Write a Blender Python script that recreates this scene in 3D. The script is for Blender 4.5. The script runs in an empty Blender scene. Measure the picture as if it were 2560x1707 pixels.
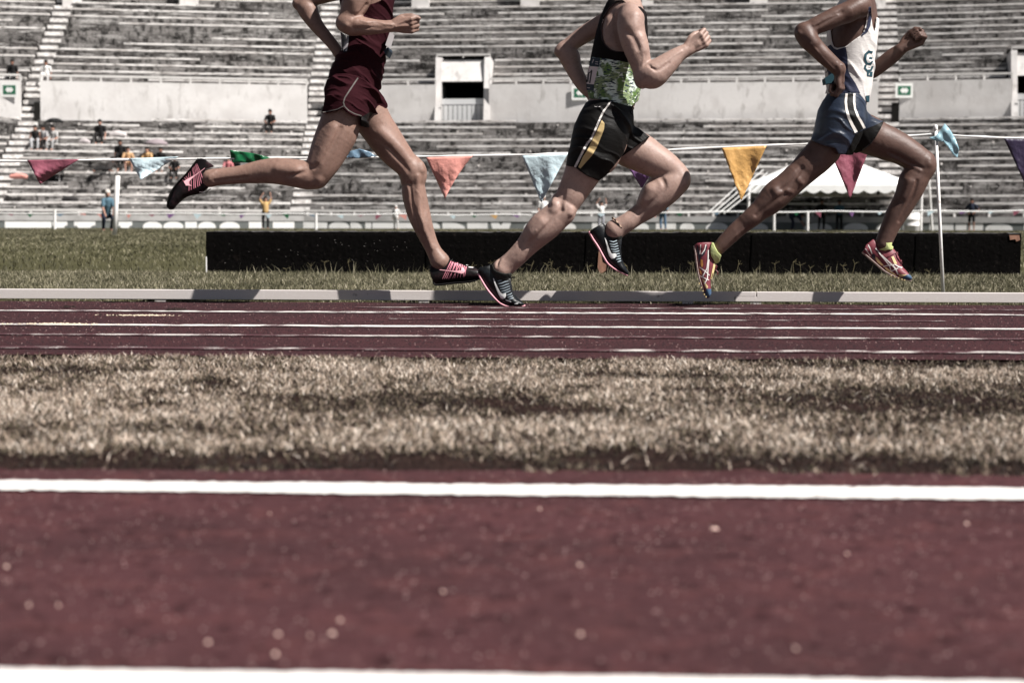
import bpy, bmesh, math, random
import numpy as np
from mathutils import Vector, Matrix
from mathutils.bvhtree import BVHTree

random.seed(7); rng = np.random.default_rng(7)
scene = bpy.context.scene

# ------------------------------------------------------------------ camera
FPX = 4240.0            # focal length in pixels of the 2560 px wide photograph
CH = 0.478              # camera height (m)
YAW, PITCH, ROLL = math.radians(2.3), math.atan(305.5/4240.0), 0.0022
_f = np.array([-math.sin(YAW)*math.cos(PITCH), math.cos(YAW)*math.cos(PITCH), -math.sin(PITCH)])
_r0 = np.array([math.cos(YAW), math.sin(YAW), 0.0]); _u0 = np.cross(_r0, _f)
_r = _r0*math.cos(ROLL) + _u0*math.sin(ROLL); _u = -_r0*math.sin(ROLL) + _u0*math.cos(ROLL)
CAM = np.array([0.0, 0.0, CH])
cd = bpy.data.cameras.new('camera'); cam = bpy.data.objects.new('camera', cd)
scene.collection.objects.link(cam); scene.camera = cam
cam.matrix_world = Matrix(((_r[0], _u[0], -_f[0], 0), (_r[1], _u[1], -_f[1], 0), (_r[2], _u[2], -_f[2], CH), (0, 0, 0, 1)))
cd.sensor_width = 36.0; cd.lens = 36.0*FPX/2560.0
cd.clip_start = 0.05; cd.clip_end = 1500
cd.dof.use_dof = True; cd.dof.focus_distance = 9.35; cd.dof.aperture_fstop = 3.9

# ------------------------------------------------------------------ sky, sun, exposure
SUN = np.array([0.74, -0.385, 1.0]); SUN /= np.linalg.norm(SUN)      # direction towards the sun
elev = math.asin(SUN[2])
world = bpy.data.worlds.new('World'); scene.world = world; world.use_nodes = True
nt = world.node_tree; bg = nt.nodes['Background']
sky = nt.nodes.new('ShaderNodeTexSky'); sky.sky_type = 'NISHITA'; sky.sun_disc = False
sky.sun_elevation = elev; sky.sun_rotation = math.atan2(SUN[0], SUN[1])
sky.dust_density = 0.1; sky.air_density = 0.3; sky.ozone_density = 0.6
hs = nt.nodes.new('ShaderNodeHueSaturation'); hs.inputs['Saturation'].default_value = .45
nt.links.new(sky.outputs[0], hs.inputs['Color']); nt.links.new(hs.outputs[0], bg.inputs[0]); bg.inputs[1].default_value = 0.05
sl = bpy.data.lights.new('sun', 'SUN'); sl.energy = 5.0; sl.angle = math.radians(0.5); sl.color = (1.0, 0.965, 0.925)
so = bpy.data.objects.new('sun', sl); scene.collection.objects.link(so)
so.rotation_euler = Vector(SUN).to_track_quat('Z', 'Y').to_euler()
scene.view_settings.view_transform = 'Standard'; scene.view_settings.look = 'None'
scene.view_settings.gamma = 1.0; scene.view_settings.exposure = 1.0

# ------------------------------------------------------------------ pixels <-> world
def ray(px, py):
    return _f + _r*((px-1280.0)/FPX) + _u*((853.5-py)/FPX)
def P(px, py, Y):                       # the point of the pixel's ray on the plane y = Y
    d = ray(px, py); t = Y/d[1]; return CAM + d*t
def Pd(px, py, D):                      # the point of the pixel's ray at depth D
    return CAM + ray(px, py)*D
def proj(X, Y, Z):
    dx, dy, dz = X, Y, Z-CH
    w = dx*_f[0]+dy*_f[1]+dz*_f[2]
    return 1280.0+FPX*(dx*_r[0]+dy*_r[1]+dz*_r[2])/w, 853.5-FPX*(dx*_u[0]+dy*_u[1]+dz*_u[2])/w
def Yg(py, px=1280.0):                  # where the pixel's ray meets the ground
    d = ray(px, py); return -CH/d[2]*d[1]
def Gd(px, py, z=0.0):
    d = ray(px, py); return CAM + d*((z-CH)/d[2])

# ------------------------------------------------------------------ objects
def link(o): scene.collection.objects.link(o); return o
def tag(o, label=None, cat=None, group=None, kind=None):
    if label: o['label'] = label
    if cat: o['category'] = cat
    if group: o['group'] = group
    if kind: o['kind'] = kind
    return o
def empty(name, loc, label, cat, group=None):
    o = link(bpy.data.objects.new(name, None)); o.location = loc; o.empty_display_size = 0.2
    return tag(o, label, cat, group)
bpy.context.view_layer.update()
def build(name, verts, faces, mat, parent=None, smooth=False, mats=None, fmat=None):
    me = bpy.data.meshes.new(name)
    verts = np.asarray(verts, dtype=np.float32).reshape(-1, 3)
    if parent is not None: verts = verts - np.array(parent_loc(parent), dtype=np.float32)
    if isinstance(faces, np.ndarray):
        nf, k = faces.shape
        me.vertices.add(len(verts)); me.vertices.foreach_set('co', verts.ravel())
        me.loops.add(nf*k); me.loops.foreach_set('vertex_index', faces.astype(np.int32).ravel())
        me.polygons.add(nf); me.polygons.foreach_set('loop_start', np.arange(0, nf*k, k, dtype=np.int32))
        me.polygons.foreach_set('loop_total', np.full(nf, k, dtype=np.int32))
        me.update(calc_edges=True)
    else:
        me.from_pydata(verts.tolist(), [], faces); me.update()
    if mat: me.materials.append(mat)
    for m in (mats or []): me.materials.append(m)
    if fmat is not None: me.polygons.foreach_set('material_index', np.asarray(fmat, dtype=np.int32))
    if smooth: me.polygons.foreach_set('use_smooth', np.ones(len(me.polygons), dtype=bool))
    o = link(bpy.data.objects.new(name, me)); 
    if parent is not None: o.parent = parent
    return o
def parent_loc(p):
    l = Vector((0, 0, 0))
    while p is not None: l += p.location; p = p.parent
    return l

class MB:                               # collects boxes, prisms and tubes into one mesh
    def __init__(s): s.v = []; s.f = []
    def add(s, v, f):
        b = len(s.v); s.v += [tuple(map(float, q)) for q in v]; s.f += [tuple(b+i for i in q) for q in f]; return s
    def box(s, x0, x1, y0, y1, z0, z1):
        return s.hexa([(x0,y0,z0),(x1,y0,z0),(x1,y1,z0),(x0,y1,z0),(x0,y0,z1),(x1,y0,z1),(x1,y1,z1),(x0,y1,z1)])
    def hexa(s, c): return s.add(c, [(3,2,1,0),(4,5,6,7),(0,1,5,4),(1,2,6,5),(2,3,7,6),(3,0,4,7)])
    def tube(s, pts, r, n=8, cap=True):
        pts = [np.array(p, float) for p in pts]; rr = r if hasattr(r, '__len__') else [r]*len(pts); rings = []
        for i, p in enumerate(pts):
            t = pts[min(i+1, len(pts)-1)]-pts[max(i-1, 0)]; t /= (np.linalg.norm(t)+1e-12)
            a = np.cross(t, (0, 0, 1) if abs(t[2]) < .9 else (1, 0, 0)); a /= np.linalg.norm(a); b = np.cross(t, a)
            rings.append([p+rr[i]*(a*math.cos(2*math.pi*k/n)+b*math.sin(2*math.pi*k/n)) for k in range(n)])
        v = [q for g in rings for q in g]; f = []
        for i in range(len(pts)-1):
            for k in range(n): f.append((i*n+k, i*n+(k+1) % n, (i+1)*n+(k+1) % n, (i+1)*n+k))
        if cap: f.append(tuple(range(n-1, -1, -1))); f.append(tuple((len(pts)-1)*n+k for k in range(n)))
        return s.add(v, f)
    def out(s, name, mat, parent=None, smooth=False): return build(name, s.v, s.f, mat, parent, smooth)

# ------------------------------------------------------------------ materials
def lin(c):
    return tuple(((x/255.0)/12.92 if x/255.0 <= .04045 else ((x/255.0+.055)/1.055)**2.4) for x in c)
def mat(name, col, rough=.7, spec=.3, metal=0.0, noise=None, bump=None, sss=0.0, extra=None):
    """noise: list of (scale, detail, lo, hi, colour, amount[, stretch]); bump: list of (scale, strength, distance[, stretch])"""
    m = bpy.data.materials.new(name); m.use_nodes = True; t = m.node_tree; N = t.nodes; L = t.links
    b = N['Principled BSDF']; b.inputs['Roughness'].default_value = rough; b.inputs['Metallic'].default_value = metal
    b.inputs['Specular IOR Level'].default_value = spec
    tc = N.new('ShaderNodeTexCoord'); geo = N.new('ShaderNodeNewGeometry'); cur = None
    def coord(st):
        if st is None: return geo.outputs['Position']
        mp = N.new('ShaderNodeMapping'); mp.inputs['Scale'].default_value = st; L.new(geo.outputs['Position'], mp.inputs[0]); return mp.outputs[0]
    base = N.new('ShaderNodeRGB'); base.outputs[0].default_value = (*col, 1); cur = base.outputs[0]
    for q in (noise or []):
        sc, de, lo, hi, c2, am = q[:6]; n = N.new('ShaderNodeTexNoise'); n.inputs['Scale'].default_value = sc; n.inputs['Detail'].default_value = de
        n.inputs['Roughness'].default_value = .6
        L.new(coord(q[6] if len(q) > 6 else None), n.inputs['Vector'])
        r = N.new('ShaderNodeMapRange'); r.inputs[1].default_value = lo; r.inputs[2].default_value = hi; r.inputs[4].default_value = am
        L.new(n.outputs[0], r.inputs[0])
        mx = N.new('ShaderNodeMix'); mx.data_type = 'RGBA'; L.new(r.outputs[0], mx.inputs[0]); L.new(cur, mx.inputs[6]); mx.inputs[7].default_value = (*c2, 1); cur = mx.outputs[2]
    L.new(cur, b.inputs['Base Color']); nrm = None
    for q in (bump or []):
        sc, stg, di = q[:3]; n = N.new('ShaderNodeTexNoise'); n.inputs['Scale'].default_value = sc; n.inputs['Detail'].default_value = 4
        L.new(coord(q[3] if len(q) > 3 else None), n.inputs['Vector'])
        bp = N.new('ShaderNodeBump'); bp.inputs['Strength'].default_value = stg; bp.inputs['Distance'].default_value = di; L.new(n.outputs[0], bp.inputs['Height'])
        if nrm: L.new(nrm, bp.inputs['Normal'])
        nrm = bp.outputs[0]
    if nrm: L.new(nrm, b.inputs['Normal'])
    if sss: b.inputs['Subsurface Weight'].default_value = sss; b.inputs['Subsurface Radius'].default_value = (.012, .004, .002); b.inputs['Subsurface Scale'].default_value = 1.0
    if extra: extra(m, t, b, cur)
    return m
# ================================================================== the ground
c_track = lin((92, 40, 48))
M_track = mat('track_rubber', (.049, .0200, .0225), .95, .08,
    noise=[(2.2, 3, .35, .7, (.030, .0150, .0170), .85, (.35, 1, 1)), (38, 3, .45, .7, (.066, .021, .024), .6), (420, 2, .55, .62, (.012, .006, .007), .75), (260, 2, .66, .72, (.16, .10, .10), .6)],
    bump=[(330, .9, .004), (60, .5, .006)])
M_trackn = mat('runway_rubber', (.066, .0265, .0290), .95, .08,
    noise=[(1.6, 3, .38, .66, (.038, .0175, .0190), .9, (.7, 1, 1)), (9, 3, .5, .72, (.088, .0330, .0330), .7), (26, 3, .54, .68, (.022, .0075, .0085), .85), (48, 3, .60, .72, (.085, .034, .033), .6), (70, 2, .64, .70, (.20, .11, .11), .5), (420, 2, .55, .62, (.02, .010, .011), .5)],
    bump=[(330, .8, .004), (40, .5, .006)])
M_soil = mat('soil', (.024, .0135, .0115), .95, .05, noise=[(7, 4, .4, .65, (.010, .006, .0055), .9), (90, 3, .55, .75, (.10, .065, .05), .6)], bump=[(60, 1, .02)])
M_turf = mat('turf', (.062, .058, .027), .95, .1, noise=[(1.3, 4, .35, .65, (.036, .036, .016), .8, (.5, 1, 1)), (40, 3, .5, .7, (.13, .115, .065), .6)], bump=[(80, 1, .02)])
def line_extra(thr):
    def f(m, t, b, cur):                      # worn paint: the rubber granules show through
        N = t.nodes; L = t.links; geo = N.new('ShaderNodeNewGeometry')
        n1 = N.new('ShaderNodeTexNoise'); n1.inputs['Scale'].default_value = 170; n1.inputs['Detail'].default_value = 2
        n2 = N.new('ShaderNodeTexNoise'); n2.inputs['Scale'].default_value = 7.0; n2.inputs['Detail'].default_value = 5
        L.new(geo.outputs['Position'], n1.inputs['Vector']); L.new(geo.outputs['Position'], n2.inputs['Vector'])
        ad = N.new('ShaderNodeMath'); ad.operation = 'MULTIPLY_ADD'; L.new(n2.outputs[0], ad.inputs[0]); ad.inputs[1].default_value = 1.6; L.new(n1.outputs[0], ad.inputs[2])
        r = N.new('ShaderNodeMapRange'); r.inputs[1].default_value = thr; r.inputs[2].default_value = thr+.05; L.new(ad.outputs[0], r.inputs[0])
        mx = N.new('ShaderNodeMix'); mx.data_type = 'RGBA'; L.new(r.outputs[0], mx.inputs[0]); L.new(cur, mx.inputs[6]); mx.inputs[7].default_value = (.06, .022, .026, 1)
        L.new(mx.outputs[2], b.inputs['Base Color'])
    return f
M_line = mat('line_paint', (.80, .77, .74), .6, .3, noise=[(25, 3, .5, .8, (.55, .52, .50), .5)], extra=line_extra(1.62))
M_tline = mat('track_line_paint', (.56, .53, .51), .6, .3, extra=line_extra(1.38))
M_worn = mat('worn_line_paint', (.48, .44, .42), .6, .3, extra=line_extra(1.17))
M_faint = mat('faint_line_paint', (.34, .29, .28), .6, .3, extra=line_extra(1.20))

def sheet(name, x0, x1, ya, yb, z, m, n=200, wa=0, wb=0, seed=0, amp=0.0):
    """strip between y = ya and y = yb with edges wandering by wa / wb metres"""
    r = np.random.default_rng(seed); xs = np.linspace(x0, x1, n+1)
    def wob(w):
        if w == 0: return np.zeros(n+1)
        return w*(sum(np.sin(xs*k+r.uniform(0, 6))/(i+1) for i, k in enumerate((1.3, 3.1, 7.7, 17, 41, 90)))*.6 + r.normal(0, .35, n+1))
    A = np.stack([xs, ya+wob(wa), np.full(n+1, z)], 1); B = np.stack([xs, yb+wob(wb), np.full(n+1, z)], 1)
    v = np.concatenate([A, B]); i = np.arange(n); f = np.stack([i, i+1, i+n+2, i+n+1], 1)
    return build(name, v, f, m)
Yrun0, Yrun1 = 0.2, Yg(1186)
Ytr0, Ytr1 = Yg(898), Yg(760.5)
g = sheet('ground', -260, 260, -120, 400, -.012, M_turf, 4); tag(g, 'dull green turf ground reaching under the stand', 'ground', kind='structure')
g = sheet('soil_strip', -12, 12, Yrun1-.02, Ytr0+.02, -.002, M_soil, 100); tag(g, 'dark soil under the dry grass verge', 'soil', kind='structure')
g = sheet('runway', -12, 12, Yrun0, Yrun1, .006, M_trackn, 900, 0, .03, 3); tag(g, 'blurred maroon rubber runway nearest the camera', 'runway', kind='structure')
g = sheet('running_track', -30, 30, Ytr0, Ytr1, .006, M_track, 2400, .035, .012, 5); tag(g, 'maroon rubber running track with thin worn white lines', 'track', kind='structure')
def line(py0, py1, m, nm, label, x0=-9, x1=9, wob=.006, seed=0, z=.0105):
    a, b = Yg(py1), Yg(py0); o = sheet(nm, x0, x1, a, b, z, m, 700, wob, wob, seed); return tag(o, label, 'line', kind='structure')
line(1225, 1250, M_line, 'runway_line', 'thick white line at the far side of the runway', -4, 4, .010, 1)
line(1712, 1810, M_line, 'runway_line', 'blurred white line along the bottom of the picture', -3, 3, .004, 2)
line(820.2, 823.9, M_tline, 'track_line', 'unbroken white line halfway across the track', seed=3, wob=.012)
line(784.8, 788.0, M_tline, 'track_line', 'white lane line nearest the metal kerb', seed=4, wob=.018)
line(845.6, 849, M_worn, 'track_line', 'thin broken white line before the halfway line', seed=5)
line(878.5, 883.5, M_worn, 'track_line', 'broken white line nearest the dry grass', seed=6)
line(773.0, 774.8, M_worn, 'track_line', 'very thin white line close under the kerb', -1.2, 9, seed=7)
line(802.2, 803.8, M_worn, 'track_line', 'short faint white line between two lane lines', -.9, 1.7, seed=8, z=.0100)

# dirt spill and bits on the track
M_sand = mat('sand', (.50, .42, .32), .9, .2)
def clump(cx, cy, rx, ry, rz, n, m, name, label, cat, kind=None, seed=0, pts=None):
    r = np.random.default_rng(seed); b = MB()
    for i in range(n):
        a = r.uniform(0, 6.28); q = abs(r.normal(0, .5)); x = cx+rx*q*math.cos(a); y = cy+ry*q*math.sin(a); s = r.uniform(.4, 1)*rz
        v = [(x+s*r.uniform(.7, 1.6)*math.cos(t), y+s*r.uniform(.7, 1.3)*math.sin(t), .0108) for t in (0, 1.2, 2.5, 3.7, 5.0)]+[(x, y, .0108+s*r.uniform(.5, 1.0))]
        b.add(v, [(0,1,5),(1,2,5),(2,3,5),(3,4,5),(4,0,5)])
    return tag(b.out(name, m), label, cat, kind=kind)
M_dclod = mat('dark_clod', (.02, .013, .012), .95, .1)
p = Gd(355, 794); clump(p[0], p[1], .22, .05, .006, 200, M_sand, 'sand', 'pale sand spilled beside the first lane line at left', 'sand', 'stuff', 1)
p = Gd(145, 816); clump(p[0], p[1], .28, .06, .006, 220, M_sand, 'sand', 'pale sand smeared over the halfway line at left', 'sand', 'stuff', 2)
p = Gd(440, 781); clump(p[0], p[1], .035, .03, .018, 40, M_dclod, 'soil_clod', 'dark clod of soil lying on the lane line at left', 'clod', None, 3)
p = Gd(168, 773); clump(p[0], p[1], .03, .03, .012, 24, M_dclod, 'soil_clod', 'small dark clod behind the lane line near the left edge', 'clod', None, 4)
p = Gd(300, 793); clump(p[0], p[1], .12, .04, .007, 60, M_dclod, 'soil', 'dark soil crumbs scattered beside the spilled sand', 'soil', 'stuff', 5)
# grit all over the two rubber surfaces (nobody could count it)
def grit(name, x0, x1, y0, y1, n, s0, s1, m, label, seed):
    r = np.random.default_rng(seed); x = r.uniform(x0, x1, n); y = y0+(y1-y0)*r.uniform(0, 1, n); s = r.uniform(s0, s1, n)
    a = r.uniform(0, 6.28, n); V = np.zeros((n, 4, 3)); 
    for k in range(3): V[:, k, 0] = x+s*np.cos(a+k*2.1); V[:, k, 1] = y+s*np.sin(a+k*2.1); V[:, k, 2] = .0062
    V[:, 3, 0] = x; V[:, 3, 1] = y; V[:, 3, 2] = .0062+s*.9
    b = np.arange(n)[:, None]*4; F = np.concatenate([b+np.array([0, 1, 3]), b+np.array([1, 2, 3]), b+np.array([2, 0, 3])])
    return tag(build(name, V.reshape(-1, 3), F, m), label, 'grit', kind='stuff')
M_gritd = mat('dark_granules', (.022, .010, .012), .9, .2); M_gritp = mat('pale_granules', (.30, .20, .19), .9, .2)
grit('dark_grit', -3.4, 3.2, Ytr0+.02, Ytr1, 26000, .002, .006, M_gritd, 'dark rubber granules standing up on the running track', 1)
grit('pale_grit', -3.4, 3.2, Ytr0+.02, Ytr1, 3200, .0012, .0032, M_gritp, 'pale dusty granules on the running track', 2)
grit('runway_grit', -1.4, 1.4, 1.7, Yrun1, 2600, .0008, .0024, M_gritp, 'pale granules on the near runway', 3)

# single dry leaves and chips lying on the near runway
M_leaf = mat('dry_leaf', (.62, .44, .38), .8, .3)
def leaf(px, py, L, W, rot, label):
    c = Gd(px, py, .007); b = MB(); L *= .42; W *= .5; n = 9; top = []; bot = []
    for i in range(n):
        t = i/(n-1); w = W*math.sin(math.pi*t)**.7; x = (t-.5)*L
        for lst, sg in ((top, 1), (bot, -1)):
            lst.append((c[0]+x*math.cos(rot)-sg*w*math.sin(rot), c[1]+x*math.sin(rot)+sg*w*math.cos(rot), .0075+.002*math.sin(math.pi*t)+(.002 if sg > 0 else 0)))
    v = top+bot; b.add(v, [(i, n+i, n+i+1, i+1) for i in range(n-1)]+[(i+1, n+i+1, n+i, i) for i in range(0)])
    o = b.out('dry_leaf', M_leaf); tag(o, label, 'leaf', 'dry bits on the near runway'); 
    m = o.modifiers.new('s', 'SOLIDIFY'); m.thickness = .0012; return o
for q in [(72, 1517, .008, .004, .3, 'leftmost round pale speck near the left edge of the runway'),
          (147, 1517, .008, .004, 1.2, 'dimmer pale speck just right of the leftmost one'),
          (1787, 1325, .026, .006, .1, 'long pale chip on the runway below the bare patch of line at right'),
          (1108, 1482, .006, .006, 1.5, 'upright oval speck in the middle of the runway'),
          (775, 1593, .006, .004, .5, 'left blurred chip of the row of three low on the runway'),
          (830, 1588, .016, .004, .05, 'wide blurred chip low on the runway left of centre'),
          (850, 1555, .010, .004, .2, 'faint chip just above the wide blurred one'),
          (688, 1640, .012, .006, .15, 'bright chip just above the bottom white line'),
          (520, 1610, .012, .003, .1, 'dim chip left of the bright chip above the bottom line'),
          (1350, 1275, .010, .005, .4, 'round pale speck close below the thick white line'),
          (1450, 1415, .012, .006, .9, 'pale speck right of the middle of the runway'),
          (1452, 1590, .012, .005, .4, 'pale chip low on the runway right of centre'),
          (1990, 1625, .008, .006, 1.0, 'pale round speck low at the right of the runway'),
          (2118, 1388, .009, .004, .2, 'faint speck on the right third of the runway'),
          (2417, 1312, .013, .005, .1, 'pale speck near the right edge below the white line'),
          (16, 1420, .012, .005, .1, 'dull speck cut by the left edge of the picture'),
          (674, 1287, .006, .003, .1, 'round speck under the thick line left of centre'),
          (695, 1640-50, .012, .003, .3, 'faint chip above the bright chip of the bottom line')]: leaf(*q)

# ================================================================== grass
def blade_mat(name, cols, rough=.75):
    m = bpy.data.materials.new(name); m.use_nodes = True; t = m.node_tree; b = t.nodes['Principled BSDF']
    a = t.nodes.new('ShaderNodeAttribute'); a.attribute_name = 'tone'; r = t.nodes.new('ShaderNodeValToRGB'); t.links.new(a.outputs['Fac'], r.inputs[0])
    e = r.color_ramp.elements
    for i, c in enumerate(cols):
        q = e[i] if i < 2 else e.new(1.0)
        q.color = (*c, 1)
    for i in range(len(cols)): pass
    pos = np.linspace(0, 1, len(cols))
    while len(e) > 0 and False: pass
    for i, q in enumerate(e): q.position = pos[i]; q.color = (*cols[i], 1)
    t.links.new(r.outputs[0], b.inputs['Base Color']); b.inputs['Roughness'].default_value = rough; b.inputs['Specular IOR Level'].default_value = .25
    return m
def grass(name, X, Y, H, W, tone, mt, label, z=0.0, lean=.6, seed=0, flat=0.0):
    r = np.random.default_rng(seed); n = len(X); yaw = r.uniform(0, 6.283, n); ld = r.uniform(0, 6.283, n); le = np.abs(r.normal(lean, .35, n))
    up = 1/np.sqrt(1+le*le)
    wx, wy = np.cos(yaw)*W*.5, np.sin(yaw)*W*.5
    V = np.zeros((n, 5, 3))
    def at(t, bend): return X+np.cos(ld)*H*le*up*t*bend, Y+np.sin(ld)*H*le*up*t*bend, z+H*up*t*(1-flat)
    a = at(0, 1); b = at(.55, .7); c = at(1., 1.15)
    for k, (q, s, w) in enumerate(((a, -1, 1), (a, 1, 1), (b, 1, .8), (b, -1, .8))):
        V[:, k, 0] = q[0]+s*wx*w; V[:, k, 1] = q[1]+s*wy*w; V[:, k, 2] = q[2]
    V[:, 4, 0], V[:, 4, 1], V[:, 4, 2] = c
    o0 = np.arange(n)[:, None]*5; F = np.concatenate([o0+np.array([0, 1, 2]), o0+np.array([0, 2, 3]), o0+np.array([3, 2, 4])])
    o = build(name, V.reshape(-1, 3), F, mt); at_ = o.data.attributes.new('tone', 'FLOAT', 'POINT'); at_.data.foreach_set('value', np.repeat(np.clip(tone, 0, 1), 5).astype(np.float32))
    return tag(o, label, 'grass', kind='stuff')
def vnoise(x, y, sc, seed=0):
    r = np.random.default_rng(seed); v = 0
    for k in range(6):
        a = r.uniform(0, 6.28); f = sc*r.uniform(.6, 1.8); v = v+np.sin(f*(x*math.cos(a)+y*math.sin(a))+r.uniform(0, 6.28)+1.3*np.sin(f*.7*(y*math.cos(a)-x*math.sin(a))))
    return v/6
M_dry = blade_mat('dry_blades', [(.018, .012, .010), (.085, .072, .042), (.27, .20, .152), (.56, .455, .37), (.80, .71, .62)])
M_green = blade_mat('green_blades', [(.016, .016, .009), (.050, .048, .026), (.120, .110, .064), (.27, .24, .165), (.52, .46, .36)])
def scatter(n, y0, y1, seed, half=.36):
    r = np.random.default_rng(seed); y = np.sqrt(r.uniform(0, 1, n)*(y1*y1-y0*y0)+y0*y0); x = r.uniform(-1, 1, n)*half*y-.04*y; return x, y, r
# dry verge between runway and track
x, y, r = scatter(300000, Yrun1-.01, Ytr0+.03, 11)
dn = vnoise(x, y*1.6, 5, 2)+.9*vnoise(x, y*1.5, 16, 3)+.9*vnoise(x, y*1.3, 45, 8)+1.5*vnoise(x+.01*np.sin(y*60), y*1.1, 105, 18)
dn0 = dn.copy()
for (qx, qy, rx_, ry_, am) in ((960, 1010, .20, .16, 1.3), (1130, 1000, .16, .10, 1.2), (2440, 1005, .30, .22, 1.6), (2150, 1010, .35, .14, 1.2), (1640, 945, .25, .07, 1.1), (1350, 1030, .15, .10, 1.0), (520, 955, .07, .08, 1.8), (380, 1075, .2, .07, .9), (1700, 1150, .3, .05, 1.4), (60, 925, .35, .10, 1.4), (2500, 915, .4, .08, 1.4), (200, 1160, .4, .05, 1.5), (900, 1165, .4, .05, 1.5), (2350, 1165, .4, .05, 1.5)):
    c_ = Gd(qx, qy); dn = dn-1.25*am*np.exp(-(((x-c_[0])/(1.25*rx_))**2+((y-c_[1])/(1.7*ry_))**2))
edge = np.minimum((y-Yrun1)/.55, (Ytr0-y)/.14)
keep = (r.uniform(-1.0, .9, len(x)) < 0.42+.85*dn0+.25*dn) & (r.uniform(-.1, 1, len(x)) < edge+.20+.35*dn0)
x, y, dn = x[keep], y[keep], dn[keep]; n = len(x)
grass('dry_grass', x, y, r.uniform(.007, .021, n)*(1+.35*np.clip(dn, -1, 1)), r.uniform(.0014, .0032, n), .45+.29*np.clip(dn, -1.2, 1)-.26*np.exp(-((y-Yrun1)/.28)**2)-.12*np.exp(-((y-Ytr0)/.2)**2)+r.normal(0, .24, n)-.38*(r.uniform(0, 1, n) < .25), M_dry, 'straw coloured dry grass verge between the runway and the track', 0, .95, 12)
x, y, r = scatter(1100, Yrun1+.08, Ytr0+.05, 15)
grass('dry_stalks', x, y, r.uniform(.02, .042, len(x)), r.uniform(.0012, .0022, len(x)), .75+r.normal(0, .15, len(x)), M_dry, 'longer bleached stalks lying over the dry verge', 0, 2.0, 16)
x, y, r = scatter(90000, Yrun1-.01, Ytr0+.03, 17, 1.3)
k_ = (np.abs(x+.04*y) > .345*y) & (r.uniform(0, 1, len(x)) < .75); x, y = x[k_], y[k_]; dn = vnoise(x, y, 8, 3); n = len(x)
grass('dry_grass', x, y, r.uniform(.012, .034, n), r.uniform(.003, .006, n), .55+.25*dn+r.normal(0, .22, n), M_dry, 'dry grass verge continuing beyond both sides of the picture', 0, 1.3, 18)
# infield
x, y, r = scatter(150000, Ytr1-.01, 14.6, 21)
dn = vnoise(x, y, 3, 5); keep = (y > Ytr1+.30) | (r.uniform(0, 1, len(x)) < .45)
x, y, dn = x[keep], y[keep], dn[keep]; n = len(x)
h = np.where(y < Ytr1+.33, .5, 1.0)
grass('infield_grass', x, y, r.uniform(.02, .055, n)*h, r.uniform(.0025, .005, n), .46+.18*dn+r.normal(0, .20, n), M_green, 'olive green infield grass behind the kerb', 0, .75, 22)
x, y, r = scatter(150000, 14.5, 78, 23)
dn = vnoise(x, y*.4, 1.2, 7); n = len(x)
grass('far_grass', x, y, r.uniform(.03, .06, n), r.uniform(.006, .014, n)*(y/20), .40+.18*dn+r.normal(0, .14, n), M_green, 'smooth blurred green grass of the far infield', 0, .7, 24)
x, y, r = scatter(60000, Ytr1-.01, 15, 27, 1.0)
k_ = np.abs(x+.04*y) > .345*y; x, y = x[k_], y[k_]; n = len(x)
grass('infield_grass', x, y, r.uniform(.02, .055, n), r.uniform(.005, .010, n), .40+.16*vnoise(x, y, 3, 5)+r.normal(0, .2, n), M_green, 'infield grass continuing beyond both sides of the picture', 0, .75, 28)
# taller seed stalks in front of the black barrier
x = r.uniform(-2.8, 3.0, 420); y = r.uniform(13.2, 14.35, 420)
grass('weed_stalks', x, y, r.uniform(.05, .14, 420), r.uniform(.003, .005, 420), .62+r.normal(0, .12, 420), M_green, 'tall thin weed stalks at the foot of the black barrier', 0, .45, 25)
b = MB()
for i in range(34):
    c = (r.uniform(-2.6, 2.9), r.uniform(13.6, 14.38), 0); hh = r.uniform(.05, .13); tx = c[0]+r.normal(0, .02)
    b.tube([c, (tx, c[1], hh)], .0014, 3, False)
    for k in range(3):
        a = r.uniform(-1.3, 1.3); l = r.uniform(.03, .06); b.tube([(tx, c[1], hh), (tx+l*math.sin(a), c[1], hh+l*math.cos(a)*.7)], [.0014, .0008], 3, False)
tag(b.out('weed_stalks', mat('weed', (.20, .17, .10), .9, .1)), 'forked seed heads of weeds against the black barrier', 'weeds', kind='stuff')

# ================================================================== kerb
M_alu = mat('kerb_metal', (.53, .485, .465), .6, .3, noise=[(3, 4, .4, .7, (.50, .455, .43), .8, (.4, 1, 3)), (60, 3, .55, .7, (.58, .54, .52), .5), (9, 4, .68, .74, (.10, .08, .07), .7)], bump=[(160, .3, .002)])
M_joint = mat('joint_gap', (.01, .01, .01), .9, .1)
YK = 9.63
def kerb_piece(xa, xb, label, notch=None):
    ztop = P(1280, 727.5, YK)[2]; zb = P(1280, 752, YK)[2]; e = empty('track_kerb', (xa, YK, 0), label, 'kerb', 'kerb rails along the track')
    b = MB(); bm = bmesh.new(); 
    if notch:
        x1, x2 = notch; zm = (ztop+zb)/2
        prof = [(xa, zb), (x1, zb), (x1, zm), (x2, zm), (x2, ztop), (xa, ztop)] if xa < x1 else [(x1, zb), (xb, zb), (xb, ztop), (x2, ztop), (x2, zm), (x1, zm)]
    else: prof = [(xa, zb), (xb, zb), (xb, ztop), (xa, ztop)]
    n = len(prof); v = [(x, YK, z) for x, z in prof]+[(x, YK+.05, z) for x, z in prof]
    b.add(v, [tuple(range(n)), tuple(range(2*n-1, n-1, -1))]+[(i, n+i, n+(i+1) % n, (i+1) % n) for i in range(n)])
    o = b.out('rail', M_alu, e); md = o.modifiers.new('b', 'BEVEL'); md.width = .003; md.segments = 2; md.limit_method = 'ANGLE'
    return e, zb
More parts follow.
